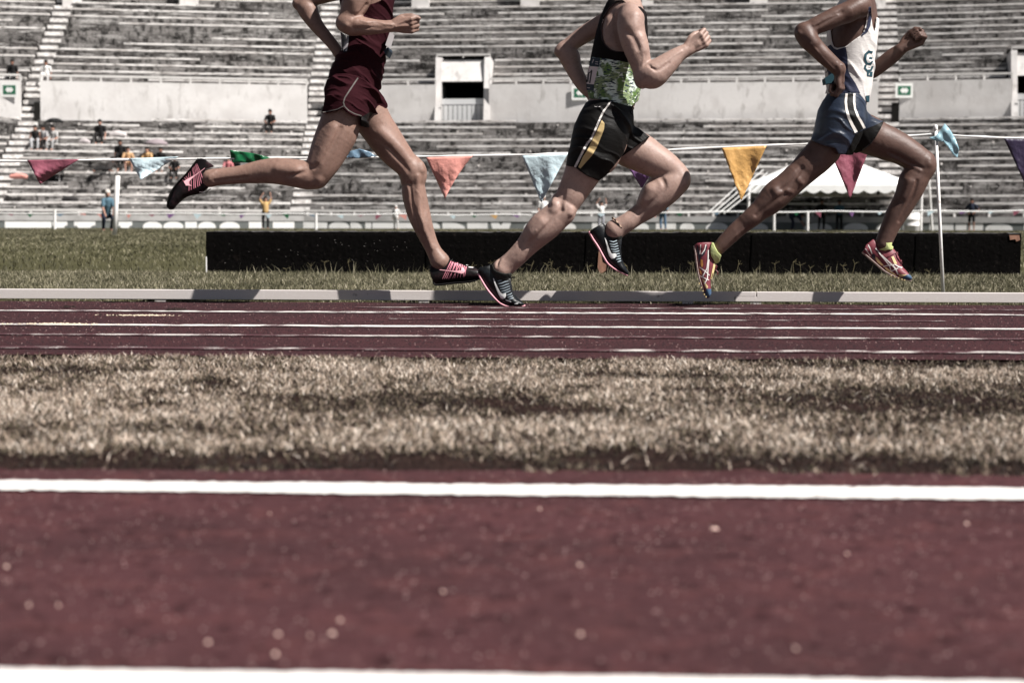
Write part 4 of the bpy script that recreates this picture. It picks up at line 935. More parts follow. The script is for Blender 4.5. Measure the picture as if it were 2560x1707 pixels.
    multi('cord', [ribbon([vD(*a), vD(*b)], [2.2, 1.2]) for a, b in [((610,260),(440,605)), ((640,275),(480,600)), ((655,280),(520,600)), ((690,290),(590,590)), ((715,300),(560,600)), ((735,290),(680,590)), ((780,320),(640,590)), ((800,320),(730,580)), ((830,330),(790,575)), ((865,350),(850,570)), ((905,365),(875,560)), ((700,300),(655,430)), ((745,310),(700,430))]], mp, up, bv, .0012, 2.5)
    multi('tick_emblem', [vD.poly([(372,420), (560,440), (720,445), (800,440), (835,430), (812,365), (862,400), (885,440), (870,485), (820,505), (720,480), (540,450), (375,432)])], mp2, up, bv, .003, 2.5)
    multi('lace_tip', [vD.poly([(740,213), (838,213), (838,226), (740,226)]), vD.poly([(905,330), (1000,330), (1000,344), (905,344)]), vD.poly([(610,214), (664,218), (660,232), (612,228)]), vD.poly([(950,373), (1070,383), (1070,396), (952,386)])], mat('lace_white', (.75, .72, .72), .5, .3), up, bv, .002)
runner_maroon()

# ------------------------------------------------------------------ runner in black with the green number belt (middle)
def runner_black():
    e = empty('person', P(1500, 745, YC)*np.array([1, 1, 0]), 'runner in a black vest and long black shorts with a green patterned number band', 'runner', 'runners on the track')
    F = Field(*bounds(1120, 1860, -180, 790), HV)
    torso = [(600,20,850,30,YC,1.35), (545,100,890,130,YC,1.25), (505,200,912,240,YC,1.18), (475,310,915,340,YC,1.12), (450,420,905,440,YC,1.1), (430,520,890,540,YC,1.08), (412,620,872,640,YC,1.05), (400,720,852,750,YC,1.05), (405,810,828,860,YC,1.12),
             (398,890,800,950,YC,1.2), (345,985,790,1040,YC,1.2), (320,1080,770,1120,YC,1.15)]
    T = limb(vE, torso, YC); F.chain(grow(T, -.009), .02)
    F.chain(spline([[*P(1582, 42, 9.18), .062, 1], [*P(1565, 30, YC), .070, 1], [*P(1560, 42, 9.54), .060, 1]], 5), .045)
    F.chain(spline([[*P(1562, 30, YC), .066, 1], [*P(1576, -8, YC), .055, 1], [*P(1590, -40, YC), .053, 1]], 4), .03)
    head(F, 1603, -58, YC, e, MS2, -.12)
    near = [(380,1180,760,1230,9.27), (330,1290,690,1370,9.26)]
    F.chain(limb(vE, [q+(1.0,) for q in near], YN)-np.array([0, 0, 0, .012, 0]), .02)
    near = [(915,110,1220,240,9.26), (892,215,1165,345,9.25), (860,310,1108,420,9.25), (822,410,1050,500,9.24), (788,490,1000,565,9.24), (760,535,975,610,9.23), (742,565,962,645,9.23)]
    F.chain(limb(vF, [q+(1.0,) for q in near], YN), .02)
    low = [(745,560,965,625,9.23), (700,600,930,668,9.23), (650,640,890,712,9.23), (590,680,830,772,9.23), (548,730,770,820,9.23), (512,795,705,872,9.24), (465,870,632,935,9.24), (405,940,560,1005,9.24), (340,1000,490,1068,9.25), (275,1050,435,1118,9.25)]
    F.chain(limb(vF, [q+(1.0,) for q in low], YN), .012)
    F.chain(spline([[*P(*vE(640, 1130), 9.43), .088, 1], [*P(*vE(760, 1220), 9.44), .090, 1], [*P(*vE(850, 1290), 9.45), .084, 1]], 4), .02)
    far = [(1340,205,1520,-60,9.45), (1425,238,1610,-20,9.46), (1520,272,1700,50,9.46), (1610,296,1790,118,9.46), (1690,312,1862,190,9.46), (1735,330,1912,255,9.46), (1760,370,1932,330,9.46)]
    F.chain(limb(vF, [q+(1.0,) for q in far], YF), .02)
    fl = [(1720,300,1930,350,9.46), (1655,315,1895,420,9.46), (1590,350,1835,480,9.46), (1535,400,1775,530,9.46), (1510,455,1705,590,9.46), (1488,530,1625,645,9.46), (1430,580,1545,690,9.46), (1350,640,1470,740,9.45), (1285,680,1412,775,9.45), (1225,710,1375,805,9.45)]
    F.chain(limb(vF, [q+(1.0,) for q in fl], YF), .012)
    ridge(F, vF, [(800,560,9.165,.018), (790,590,9.165,.020)], k=.024); ridge(F, vF, [(1885,330,9.42,.022), (1880,360,9.42,.018)], k=.024)
    ridge(F, vF, [(800,480,9.165,.014), (790,530,9.16,.012)], k=.02); ridge(F, vF, [(930,590,9.17,.016), (925,615,9.17,.014)], k=.02); ridge(F, vF, [(690,700,9.165,.022), (620,780,9.17,.020)], k=.03)
    groove(F, vF, [(870,440,9.155), (850,520,9.155), (850,590,9.158)], YN, .007, .02); groove(F, vF, [(850,590,9.155), (770,680,9.16), (660,800,9.175), (560,900,9.19)], YN, .006, .018); groove(F, vF, [(330,1000,9.205), (310,1060,9.205)], YN, .005, .012)
    ridge(F, vF, [(1600,420,9.395,.026), (1560,490,9.41,.018)], k=.035); groove(F, vF, [(1690,320,9.40), (1720,400,9.40), (1640,500,9.405), (1500,620,9.42)], YF, .006, .02); ridge(F, vF, [(1230,760-15,9.42,.010)], k=.01) if False else None
    ua = [(690,110,850,95,9.18,1.1), (660,200,885,200,9.15,1.0), (675,300,900,300,9.13,.95), (705,400,925,385,9.12,.9), (745,500,936,460,9.11,.9), (780,590,940,530,9.11,.9), (815,670,925,590,9.11,.9)]
    F.chain(limb(vE, ua, 9.12), .025)
    fa = [(825,650,915,740,9.11), (855,735,930,560,9.11), (915,750,1000,530,9.10), (985,700,1050,500,9.10), (1075,618,1120,450,9.11), (1165,535,1190,405,9.12), (1280,472,1240,372,9.13)]
    F.chain(limb(vE, fa, 9.11), .012)
    ridge(F, vE, [(870,680,9.065,.012), (865,700,9.066,.010)], k=.014); ridge(F, vE, [(800,150,9.10,.034), (790,220,9.09,.026)], k=.04); ridge(F, vE, [(850,330,9.075,.022), (880,430,9.07,.016)], k=.03)
    groove(F, vE, [(730,260,9.082), (800,330,9.072), (840,420,9.066)], 9.1, .006, .02); groove(F, vE, [(930,560,9.055), (1000,600,9.058), (1100,540,9.075)], 9.1, .004, .014)
    ridge(F, vE, [(600,180,9.20,.02), (590,280,9.19,.024), (600,360,9.20,.016)], k=.03); groove(F, vE, [(640,140,9.165), (650,260,9.165), (690,400,9.18)], 9.1, .008, .02)
    d = np.array(P(1778, 88, 9.13))-np.array(P(1722, 124, 9.13)); fist(F, P(1722, 123, 9.13), d, (-d[2]*.9, -.45*abs(d[0]), d[0]), (-.1, 1, 0), 1.10)
    F.chain(spline([[*P(1535, 45, 9.53), .056, 1], [*P(*vE(420, 270), 9.57), .050, 1], [*P(*vE(250, 385), 9.59), .042, 1], [*P(*vE(175, 440), 9.59), .036, 1]], 5), .02)
    ff = [(145,440,260,400,9.59), (160,500,330,450,9.59), (215,600,345,530,9.58), (270,690,370,610,9.56), (330,770,405,680,9.54), (380,820,450,730,9.52)]
    F.chain(limb(vE, ff, 9.58), .012); fist(F, P(*vE(430, 800), 9.51), (.6, -.1, -.8), (.6, 0, .3), (0, -1, 0), .95)
    for q in ([(960,570), (1050,540), (1120,490), (1200,440)], [(860,420), (880,480), (870,560)], [(1280,390), (1340,330), (1380,300)]): ridge(F, vE, [(x, y, 0) for x, y in q], .006, .006, .002)
    for q in ([(480,860), (420,930), (350,1010)], [(640,760), (560,850), (480,960)]): ridge(F, vF, [(x, y, 0) for x, y in q], .006, .006, .002)
    F.displace(wrinkle(.0006, .6, .8, 160, 11)); F.out('body', MS2, e)
    mvb = cloth('black_vest_fabric', (.009, .0072, .007), .8, .4, .08)
    G = Field(*bounds(1440, 1650, -40, 170), HV); G.chain(T, .02); G.chain(spline([[*P(1582, 42, 9.18), .067, 1], [*P(1565, 30, YC), .075, 1], [*P(1560, 42, 9.54), .065, 1]], 5), .045); G.displace(wrinkle(.0030, .98, .1, 130, 5), .03)
    G.clip(vE.poly([(380,545), (380,100), (560,-40), (640,5), (700,0), (770,45), (860,60), (1000,200), (1000,560)]))
    G.cut(vE.poly([(775,50), (715,18), (650,22), (590,80), (545,150), (526,250), (535,330), (560,385), (610,425), (660,440), (760,445), (840,420), (895,320), (890,170), (850,90)])); vest = G.out('vest', mvb, e, 1); bv = bvh_of(vest)
    multi('piping', [ribbon(vE.poly([(640,30), (590,70), (545,140), (522,240), (530,335), (556,390), (606,430), (660,446)]), 1.5)], mat('dark_red_piping', (.05, .03, .03), .6, .3), vest, bv, .002)
    # number band
    def camo(m, t, b, cur):
        N = t.nodes; L = t.links; geo = N.new('ShaderNodeNewGeometry')
        def noise(sc, st, rot, lo, hi):
            mp = N.new('ShaderNodeMapping'); mp.inputs['Scale'].default_value = st; mp.inputs['Rotation'].default_value = (0, rot, 0); L.new(geo.outputs['Position'], mp.inputs[0])
            n = N.new('ShaderNodeTexNoise'); n.inputs['Scale'].default_value = sc; n.inputs['Detail'].default_value = 3; L.new(mp.outputs[0], n.inputs['Vector'])
            r = N.new('ShaderNodeMapRange'); r.inputs[1].default_value = lo; r.inputs[2].default_value = hi; L.new(n.outputs[0], r.inputs[0]); return r.outputs[0]
        def mix(a, b_, f):
            mx = N.new('ShaderNodeMix'); mx.data_type = 'RGBA'; L.new(f, mx.inputs[0]); L.new(a, mx.inputs[6]); mx.inputs[7].default_value = (*b_, 1); return mx.outputs[2]
        c = mix(cur, (.60, .68, .60), noise(14, (1, 1, 1.3), .4, .50, .58)); c = mix(c, (.11, .19, .05), noise(17, (1, 1, .8), .2, .56, .60)); c = mix(c, (.75, .82, .70), noise(40, (.5, 1, 2), .4, .60, .64))
        c = mix(c, (.018, .030, .045), noise(60, (.42, 1, 2.2), .45, .555, .575)); L.new(c, b.inputs['Base Color'])
    mc = mat('green_print', (.20, .26, .125), .6, .3, bump=[(60, .4, .004)], extra=camo)
    G = Field(*bounds(1450, 1620, 130, 290), HV); G.chain(grow(T, .004), .02); G.displace(wrinkle(.0025, .3, .95, 150, 6), .03)
    G.clip(vE.poly([(440,488), (520,496), (600,508), (740,530), (900,560), (900,820), (800,888), (772,918), (700,902), (640,882), (560,852), (416,840), (402,760), (398,690), (420,580)])); band = G.out('number_band', mc, e, 1); bv = bvh_of(band)
    mnv = mat('band_navy', (.018, .030, .042), .6, .3); mwh = mat('number_white', (.62, .54, .53), .6, .3)
    multi('number_panel', [vE.poly([(418,565), (497,572), (462,722), (398,716), (402,650)])], mwh, band, bv, .002)
    multi('navy_edge', [vE.poly([(436,492), (515,500), (505,572), (420,564)]), vE.poly([(398,716), (464,722), (460,776), (400,770)])], mnv, band, bv, .0022)
    multi('digit', [ribbon(vE.poly([(445,600), (428,710)]), 3.2), ribbon(vE.poly([(418,620), (412,700)]), 3.0), ribbon(vE.poly([(445,605), (425,625)]), 2.4), ribbon(vE.poly([(402,680), (402,706)]), 2.4)], mat('digit_black', (.012, .012, .014), .6, .3), band, bv, .0034, 2)
    multi('small_print', [ribbon(vE.poly([(450,540), (462,508)]), 1.4), ribbon(vE.poly([(476,530), (500,532)]), 1.2), ribbon(vE.poly([(474,548), (498,552)]), 1.4), ribbon(vE.poly([(404,748), (430,752)]), 1.3)], mwh, band, bv, .0036, 2)
    # shorts
    G = Field(*bounds(1395, 1650, 235, 470), HV); G.chain(grow(T[-22:], .010), .02)
    G.chain(limb(vE, [(345,985,770,1040,9.27,1.1), (288,1090,760,1150,9.26,1.1), (260,1200,710,1290,9.25,1.05), (236,1310,630,1410,9.25,1.05), (216,1410,560,1520,9.25,1.05), (190,1500,500,1620,9.25,1.05)], YN), .02)
    G.chain(grow(limb(vE, [(520,1220,740,960,9.43,1.2), (600,1330,820,1060,9.44,1.15), (700,1390,905,1110,9.45,1.1), (820,1450,1020,1180,9.46,1.1)], YF), .014), .02)
    G.displace(wrinkle(.0110, .45, .9, 110, 12), .03)
    G.clip(vE.poly([(415,860), (560,846), (640,872), (760,905), (792,905), (800,1000), (800,1066), (815,1082), (848,1098), (900,1140), (937,1166), (820,1250), (700,1335), (655,1378), (640,1405), (600,1448), (590,1470), (560,1500), (502,1542), (440,1515), (400,1500), (340,1460), (300,1428), (222,1412), (235,1310), (265,1180), (290,1070), (340,960), (390,875)]))
    sh_ = G.out('shorts', M_black_c, e, 1); bv = bvh_of(sh_); mw = mat('white_stripe', (.66, .62, .58), .6, .3, noise=[(170, 2, .52, .58, (.10, .09, .09), .8, (1, 1, 1))]); my = mat('yellow_panel', (.44, .32, .15), .6, .3)
    multi('white_stripe', [ribbon(vE.poly([(603,868), (575,905), (545,945), (515,1005), (490,1065), (462,1130), (440,1180), (400,1230), (372,1280), (340,1345), (300,1425)]), [3.4, 3.8, 4.2, 4.6, 4.6, 4.8, 5, 5.6, 5.6, 5.4, 5.4])], mw, sh_, bv, .0018)
    multi('yellow_panel', [vE.poly([(527,1024), (550,1055), (546,1100), (520,1170), (482,1262), (445,1325), (400,1375), (345,1438), (328,1425), (365,1340), (410,1270), (448,1190), (490,1110)])], my, sh_, bv, .0018)
    multi('emblem', [ribbon(vE.poly([(466,908), (478,914), (490,910)]), 1), ribbon(vE.poly([(496,912), (512,911)]), 1.2)], mat('emblem_white', (.7, .66, .64), .6, .3), sh_, bv, .002, 1)
    b = MB(); b.tube([P(*vE(x, y), 9.24) for x, y in ((785,905), (800,925), (790,950), (775,940), (782,915))], .0028, 5); b.tube([P(*vE(x, y), 9.24) for x, y in ((782,915), (770,955), (790,985))], .0022, 5); b.out('drawstring', M_black_c, sh_)
    # shoes
    mu = mat('black_shoe_upper', (.0055, .0062, .0072), .40, .22, noise=[(40, 3, .5, .75, (.020, .026, .031), .5)], bump=[(260, .4, .001)]); mp = mat('pink_sole', (.68, .33, .38), .6, .2, noise=[(20, 3, .4, .7, (.55, .23, .28), .6)]); mw2 = mat('shoe_white', (.78, .78, .76), .5, .35); ml = mat('lace_grey', (.22, .26, .29), .5, .4)
    up, so = shoe('shoe', e, vD, [(1160,490,1200,385), (1170,540,1340,350), (1230,640,1420,330), (1310,760,1520,455), (1385,865,1650,495), (1460,960,1775,540), (1530,1040,1780,650), (1610,1095,1795,760), (1700,1130,1815,860), (1800,1148,1860,950), (1900,1152,1940,1000), (1980,1145,2010,1045), (2030,1132,2035,1095)],
                  [(1152,512), (1205,610), (1270,725), (1345,835), (1420,925), (1500,1010), (1590,1085), (1680,1125), (1780,1146), (1900,1150), (1990,1143), (2048,1128)], YN, mu, mp, .0068, 5.6, outline=[(1130,430),(1180,375),(1330,352),(1390,308),(1430,390),(1450,440),(1560,480),(1790,508),(1782,600),(1802,760),(1832,900),(1962,1010),(2052,1110),(2052,1150),(1900,1178),(1700,1155),(1560,1095),(1435,955),(1315,825),(1195,655),(1138,520)]); bv = bvh_of(up)
    multi('tick_emblem', [vD.poly([(1432,598), (1445,595), (1490,700), (1540,800), (1580,870), (1620,900), (1655,895), (1680,875), (1690,930), (1668,980), (1630,1000), (1580,975), (1545,915), (1510,830), (1470,720)])], mw2, up, bv, .0022, 2.5)
    multi('lace_loop', [ribbon(vD.poly(q), [1.0, 2.2, 2.4, 1.2]) for q in ([(1520,650), (1570,640), (1640,615), (1680,600)], [(1540,700), (1600,690), (1670,660), (1730,650)], [(1560,750), (1620,745), (1690,715), (1745,700)], [(1570,800), (1640,790), (1700,765), (1760,745)], [(1590,850), (1650,838), (1710,815), (1765,790)], [(1620,890), (1670,875), (1720,860), (1770,835)], [(1700,930), (1735,915), (1770,905), (1800,880)], [(1720,970), (1760,955), (1790,950), (1815,930)], [(1740,1010), (1780,995), (1810,985), (1830,975)])], ml, up, bv, .0026, 2.5)
    multi('toe_stripe', [vD.poly([(1672,1010), (1690,1008), (1790,1045), (1785,1060), (1690,1030)]), vD.poly([(1845,1085), (1890,1075), (1930,1078), (1915,1092), (1860,1096)])], mw2, up, bv, .0026, 2.5)
    b = MB(); b.tube([P(*vD(x, y), 9.23) for x, y in ((1690,660), (1760,620), (1830,560), (1860,575), (1800,590), (1740,610))], .0022, 5); b.tube([P(*vD(x, y), 9.225) for x, y in ((1720,680), (1780,700), (1800,740), (1770,760))], .0018, 5); b.out('lace', M_black_c, up)
    # sock of the near foot
    G = Field(*bounds(1215, 1290, 640, 710, 9.15, 9.35), .003); G.chain(grow(limb(vD, [(1395,300,1830,500,9.25,.85), (1400,360,1800,520,9.25,.85), (1430,430,1780,580,9.25,.8), (1470,500,1720,640,9.25,.8)], YN), .005), .01); G.displace(wrinkle(.0012, .4, .9, 300, 3), .01)
    G.clip(vD.poly([(1395,300), (1425,330), (1450,420), (1500,455), (1580,480), (1660,500), (1795,492), (1790,560), (1780,620), (1500,640), (1380,500)])); G.out('sock', mat('dark_sock', (.020, .021, .019), .85, .2, bump=[(500, .5, .001)]), e)
    up, so = shoe('shoe', e, vG, [(135,300,220,230), (155,340,340,170), (215,430,400,250), (270,520,500,330), (330,620,620,355), (385,710,608,460), (440,780,600,570), (510,830,612,690), (590,880,660,790), (650,910,700,860), (690,928,708,895)],
                  [(140,300), (190,395), (260,500), (315,600), (360,680), (410,755), (480,815), (560,865), (630,900), (690,928)], YF-.02, mu, mp, .0072, 5.4, outline=[(138,290),(200,238),(340,168),(368,185),(392,250),(480,310),(622,348),(614,430),(602,520),(612,680),(642,760),(712,880),(715,932),(640,922),(500,845),(375,745),(275,605),(175,425),(128,310)]); bv = bvh_of(up)
    multi('tick_emblem', [vG.poly([(362,378), (385,400), (410,480), (440,560), (465,610), (500,625), (530,610), (540,640), (510,680), (465,688), (430,650), (410,580), (395,500)])], mw2, up, bv, .0022, 2.5)
    multi('lace_loop', [ribbon(vG.poly(q), [1.0, 2.2, 1.8]) for q in ([(430,425), (490,440), (540,420)], [(440,470), (500,480), (550,460)], [(450,505), (510,515), (560,495)], [(455,545), (515,552), (565,535)], [(480,580), (525,585), (575,570)], [(520,620), (545,618), (580,610)], [(530,660), (555,655), (590,645)], [(530,700), (560,690), (595,685)], [(550,735), (575,725), (600,715)])], mat('lace_blue_white', (.42, .50, .54), .5, .4), up, bv, .0026, 2)
    G = Field(*bounds(1505, 1570, 560, 620, 9.33, 9.56), .003); G.chain(grow(limb(vG, [(380,190,650,330,9.45,.85), (390,260,630,370,9.45,.85), (400,330,600,420,9.45,.8)], YF), .005), .01); G.displace(wrinkle(.0012, .4, .9, 300, 3), .01)
    G.clip(vG.poly([(355,180), (385,240), (450,300), (520,335), (620,350), (610,420), (500,430), (380,380)])); G.out('sock', mat('dark_sock', (.020, .021, .019), .85, .2), e)
    # braided ankle cord
    r_ = []
    for k in range(25):
        a = 2*math.pi*k/24; c = np.array(P(*vG(565, 200), 9.455)); r_.append(c+np.array([.61, 0, -.79])*.057*math.cos(a)+np.array([-.06, 1, -.05])*math.sin(a)*.058)
    b1 = MB(); b2 = MB()
    for k in range(24):
        (b1 if k % 2 else b2).tube([r_[k], r_[k+1]], .0042, 6)
        m_ = (r_[k]+r_[k+1])/2
    b1.out('ankle_cord', M_black_c, e); b2.out('ankle_cord', mat('cord_tan', (.36, .26, .19), .8, .2), e)
runner_black()

# ------------------------------------------------------------------ runner in white vest and blue shorts (right)
def runner_white():
    e = empty('person', P(2080, 735, YC)*np.array([1, 1, 0]), 'runner in a white vest and shiny blue shorts with red spikes and yellow socks', 'runner', 'runners on the track')
    F = Field(*bounds(1720, 2350, -180, 770), HV)
    torso = [(680,-30,930,20,YC,1.35), (590,60,950,110,YC,1.25), (515,170,962,210,YC,1.16), (475,290,956,320,YC,1.1), (458,410,942,440,YC,1.06), (450,530,930,550,YC,1.04), (446,650,916,660,YC,1.04), (450,770,903,780,YC,1.08), (468,860,888,890,YC,1.14), (440,970,860,1000,YC,1.2), (395,1070,848,1090,YC,1.2), (380,1170,840,1170,YC,1.15)]
    T = limb(vH, torso, YC); F.chain(grow(T, -.009), .02)
    F.chain(spline([[*P(2152, 20, 9.18), .054, 1], [*P(2140, 2, YC), .062, 1], [*P(2145, 25, 9.54), .054, 1]], 5), .04)
    F.chain(spline([[*P(2140, 5, YC), .058, 1], [*P(2156, -20, YC), .052, 1], [*P(2165, -50, YC), .051, 1]], 4), .03)
    head(F, 2172, -66, YC, e, MS3, -.08)
    near = [(395,1180,760,1230,9.27), (340,1290,660,1420,9.26)]
    F.chain(limb(vH, [q+(1.0,) for q in near], YN)-np.array([0, 0, 0, .012, 0]), .02)
    near = [(885,150,1085,260,9.26), (840,210,1040,300,9.26), (795,262,985,345,9.25), (750,315,925,395,9.25), (700,365,870,440,9.24), (650,410,822,485,9.24), (605,448,780,520,9.24), (570,480,745,548,9.24)]
    F.chain(limb(vI, [q+(1.0,) for q in near], YN), .02)
    low = [(585,465,760,530,9.24), (545,505,720,570,9.24), (512,550,668,610,9.24), (482,590,612,645,9.24), (430,640,550,695,9.24), (378,690,485,740,9.25), (330,735,430,785,9.25), (288,780,382,828,9.25), (252,820,340,865,9.25), (232,850,300,905,9.25)]
    F.chain(limb(vI, [q+(1.0,) for q in low], YN), .012)
    F.chain(spline([[*P(*vH(640, 1190), 9.43), .082, 1], [*P(*vH(760, 1240), 9.44), .084, 1], [*P(*vH(880, 1290), 9.45), .078, 1]], 4), .02)
    far = [(1200,205,1340,-10,9.45), (1280,232,1410,30,9.46), (1350,252,1490,70,9.46), (1430,274,1565,115,9.46), (1500,305,1635,165,9.46), (1555,332,1695,215,9.46), (1590,350,1738,268,9.46)]
    F.chain(limb(vI, [q+(1.0,) for q in far], YF), .02)
    fl = [(1600,310,1742,262,9.46), (1565,335,1744,310,9.46), (1532,368,1715,372,9.46), (1500,405,1692,425,9.46), (1484,460,1665,480,9.46), (1468,515,1630,540,9.46), (1440,575,1592,602,9.46), (1405,645,1548,660,9.46), (1378,715,1505,728,9.46), (1352,790,1468,800,9.46), (1335,840,1445,850,9.46)]
    F.chain(limb(vI, [q+(1.0,) for q in fl], YF), .012)
    ridge(F, vI, [(650,480,9.175,.016), (660,500,9.175,.014)], k=.02); ridge(F, vI, [(735,482,9.19,.012), (760,490,9.20,.010)], k=.014); ridge(F, vI, [(800,400,9.18,.014), (830,430,9.185,.010)], k=.016); ridge(F, vI, [(1700,280,9.42,.018), (1702,300,9.42,.016)], k=.022)
    groove(F, vI, [(830,330,9.165), (760,430,9.165), (700,470,9.165)], YN, .007, .018); groove(F, vI, [(720,510,9.165), (640,560,9.17), (520,650,9.19)], YN, .006, .016); groove(F, vI, [(1430,225,9.39), (1520,270,9.395), (1600,315,9.40), (1650,330,9.41)], YF, .007, .018)
    ridge(F, vI, [(1450,250,9.405,.010), (1560,300,9.415,.009), (1640,345,9.42,.008)], k=.014); ridge(F, vI, [(1570,430,9.40,.020), (1540,520,9.41,.018)], k=.03); groove(F, vI, [(1620,420,9.39), (1590,520,9.40), (1500,690,9.425)], YF, .005, .016)
    ua = [(700,-10,860,110,9.18,1.1), (610,40,745,195,9.15,1.0), (500,90,640,225,9.13,.95), (400,145,545,262,9.12,.95), (300,200,440,295,9.11,.95), (205,262,350,330,9.11,.95)]
    F.chain(limb(vH, ua, 9.12), .022)
    fa = [(150,290,290,340,9.11), (145,345,350,310,9.11), (190,410,380,380,9.10), (265,480,430,450,9.10), (345,560,500,525,9.10), (430,635,570,590,9.11), (510,705,640,660,9.12)]
    F.chain(limb(vH, fa, 9.10), .012)
    ridge(F, vH, [(200,330,9.065,.010), (190,320,9.068,.010)], k=.012); ridge(F, vH, [(760,60,9.12,.028), (680,100,9.10,.02)], k=.035); ridge(F, vH, [(330,420,9.055,.016), (300,370,9.06,.016)], k=.03); groove(F, vH, [(600,120,9.078), (480,190,9.068), (370,260,9.062)], 9.1, .005, .016)
    ridge(F, vH, [(560,640,9.075,.006), (600,740,9.09,.005)], k=.01)
    fist(F, P(*vH(583, 700), 9.13), (.10, .02, -1), (.35, .9, 0), (-.5, .55, .1), 1.10)
    F.chain(spline([[*P(2168, 35, 9.53), .050, 1], [*P(*vH(800, 400), 9.57), .044, 1], [*P(*vH(850, 700), 9.58), .038, 1]], 5), .02)
    ff = [(800,640,860,780,9.58), (880,640,930,765,9.57), (980,560,1040,690,9.55), (1080,480,1140,610,9.53), (1165,435,1235,515,9.51)]
    F.chain(limb(vH, ff, 9.58), .012)
    d = np.array(P(*vH(1380, 375), 9.5))-np.array(P(*vH(1200, 475), 9.5)); fist(F, P(*vH(1210, 468), 9.50), d, (-d[2], .1, d[0]), (0, -1, 0), 1.12)
    for q in ([(300,430), (380,520), (450,600), (530,680)], [(560,620), (590,700), (580,760)], [(610,640), (625,720), (610,800)], [(330,250), (450,190), (560,150)]): ridge(F, vH, [(x, y, 0) for x, y in q], .006, .006, .0022)
    for q in ([(440,740), (370,800), (300,870)], [(1600,420), (1570,500), (1530,580), (1500,640)]): ridge(F, vI, [(x, y, 0) for x, y in q], .006, .006, .002)
    F.displace(wrinkle(.0006, .6, .8, 160, 13)); F.out('body', MS3, e)
    b = MB()
    for k in range(18):
        a = 2*math.pi*k/18; c = np.array(P(*vH(1158, 510), 9.525))+np.array([.012, 0, -.017])*math.cos(a)*1.55+np.array([0, .032, 0])*math.sin(a); b.tube([c-(0, 0, .004), c-(0, 0, .001), c+(0, 0, .002), c+(0, 0, .004)], [.002, .0058, .0058, .002], 7)
    b.out('bead_bracelet', mat('dark_beads', (.035, .012, .010), .3, .5), e)
    # vest
    mv = cloth('white_vest_fabric', (.60, .57, .545), .75, .3, .3); mnv = cloth('navy_fabric', (.020, .024, .052), .65, .3, .3)
    G = Field(*bounds(2050, 2205, -40, 265), HV); G.chain(T, .02); G.chain(spline([[*P(2152, 20, 9.18), .058, 1], [*P(2140, 2, YC), .066, 1], [*P(2145, 25, 9.54), .058, 1]], 5), .04); G.displace(wrinkle(.0050, .75, .6, 140, 15), .03)
    G.clip(vH.poly([(430,925), (500,915), (600,938), (680,905), (770,920), (800,955), (835,1000), (872,1010), (900,900), (990,500), (1000,200), (945,170), (925,320), (905,250), (890,120), (870,20), (845,-40), (780,-60), (700,-80), (560,-40), (400,250)]))
    G.cut(vH.poly([(862,60), (852,150), (838,240), (815,320), (790,350), (720,398), (645,458), (560,474), (528,458), (508,400), (500,310), (540,200), (640,90), (760,20), (840,10)])); vest = G.out('vest', mv, e, 1); bv = bvh_of(vest)
    multi('navy_panel', [vH.poly([(470,455), (500,440), (530,478), (560,490), (646,464), (662,560), (666,690), (690,745), (740,820), (785,915), (700,905), (610,930), (500,912), (460,620)]), ribbon(vH.poly([(878,70), (880,170), (868,250), (845,310), (800,352)]), [5, 8, 8, 7, 3])], mnv, vest, bv, .0020)
    # the club letter and number panel on the vest
    mt = mat('teal_print', (.018, .052, .068), .7, .15); G_ = ribbon(vH.poly([(905,515), (868,508), (838,535), (832,590), (850,625), (885,628), (905,600)]), [5, 7, 6, 6, 6, 6, 4])  # teal darkened: shade on the race number is put into the colour
    multi('letter_print', [G_, ribbon(vH.poly([(838,640), (830,670), (850,695), (890,690), (905,650)]), 5), ribbon(vH.poly([(872,570), (902,575)]), 5), vH.poly([(850,705), (905,705), (902,755), (852,748)])], mt, vest, bv, .0022, 2)
    multi('letter_print', [ribbon(vH.poly([(870,718), (868,740)]), 1.3), ribbon(vH.poly([(866,650), (885,655)]), 2.5)], mv, vest, bv, .0036, 2)
    mb_ = mat('digit_black', (.012, .012, .014), .6, .3)
    multi('digit', [ribbon(vH.poly([(452,650), (470,660), (468,700), (452,718)]), 2), ribbon(vH.poly([(484,660), (500,680), (498,696), (486,692)]), 2)], mb_, vest, bv, .0028, 2)
    multi('hem_print', [vH.poly([(838,940), (875,935), (872,1000), (845,1000)])], mt, vest, bv, .0022, 2)
    q = [P(*vH(*a), 9.20) for a in ((440,770), (525,712), (535,770), (505,815), (450,825))]; n = len(q); v = [tuple(a) for a in q]+[(a[0]-.002, a[1]+.10, a[2]) for a in q]
    build('race_number', v, [tuple(range(n))[::-1], tuple(range(n, 2*n))]+[(i, (i+1) % n, n+(i+1) % n, n+i) for i in range(n)], mt, e)
    # shorts
    ms = mat('blue_satin', (.017, .024, .040), .36, .5, noise=[(12, 3, .4, .7, (.016, .023, .042), .6)], bump=[(50, .35, .005, (1, 1, 2))])
    G = Field(*bounds(2015, 2225, 215, 400), HV); G.chain(grow(T[-22:], .010), .02)
    G.chain(limb(vH, [(440,965,830,1000,9.27,1.1), (378,1080,830,1130,9.26,1.15), (344,1200,810,1260,9.25,1.1), (318,1320,740,1430,9.25,1.1), (270,1400,640,1570,9.25,1.1)], YN), .02)
    G.chain(limb(vH, [(560,1300,830,1000,9.44,1.1), (650,1430,885,1085,9.45,1.1), (760,1500,960,1130,9.46,1.1), (850,1560,1050,1200,9.46,1.1)], YF), .02); G.chain(spline([[*P(*vH(640, 1190), 9.42), .10, 1], [*P(*vH(800, 1200), 9.42), .095, 1]], 3), .02)
    G.displace(wrinkle(.0075, .35, .85, 120, 17), .03)
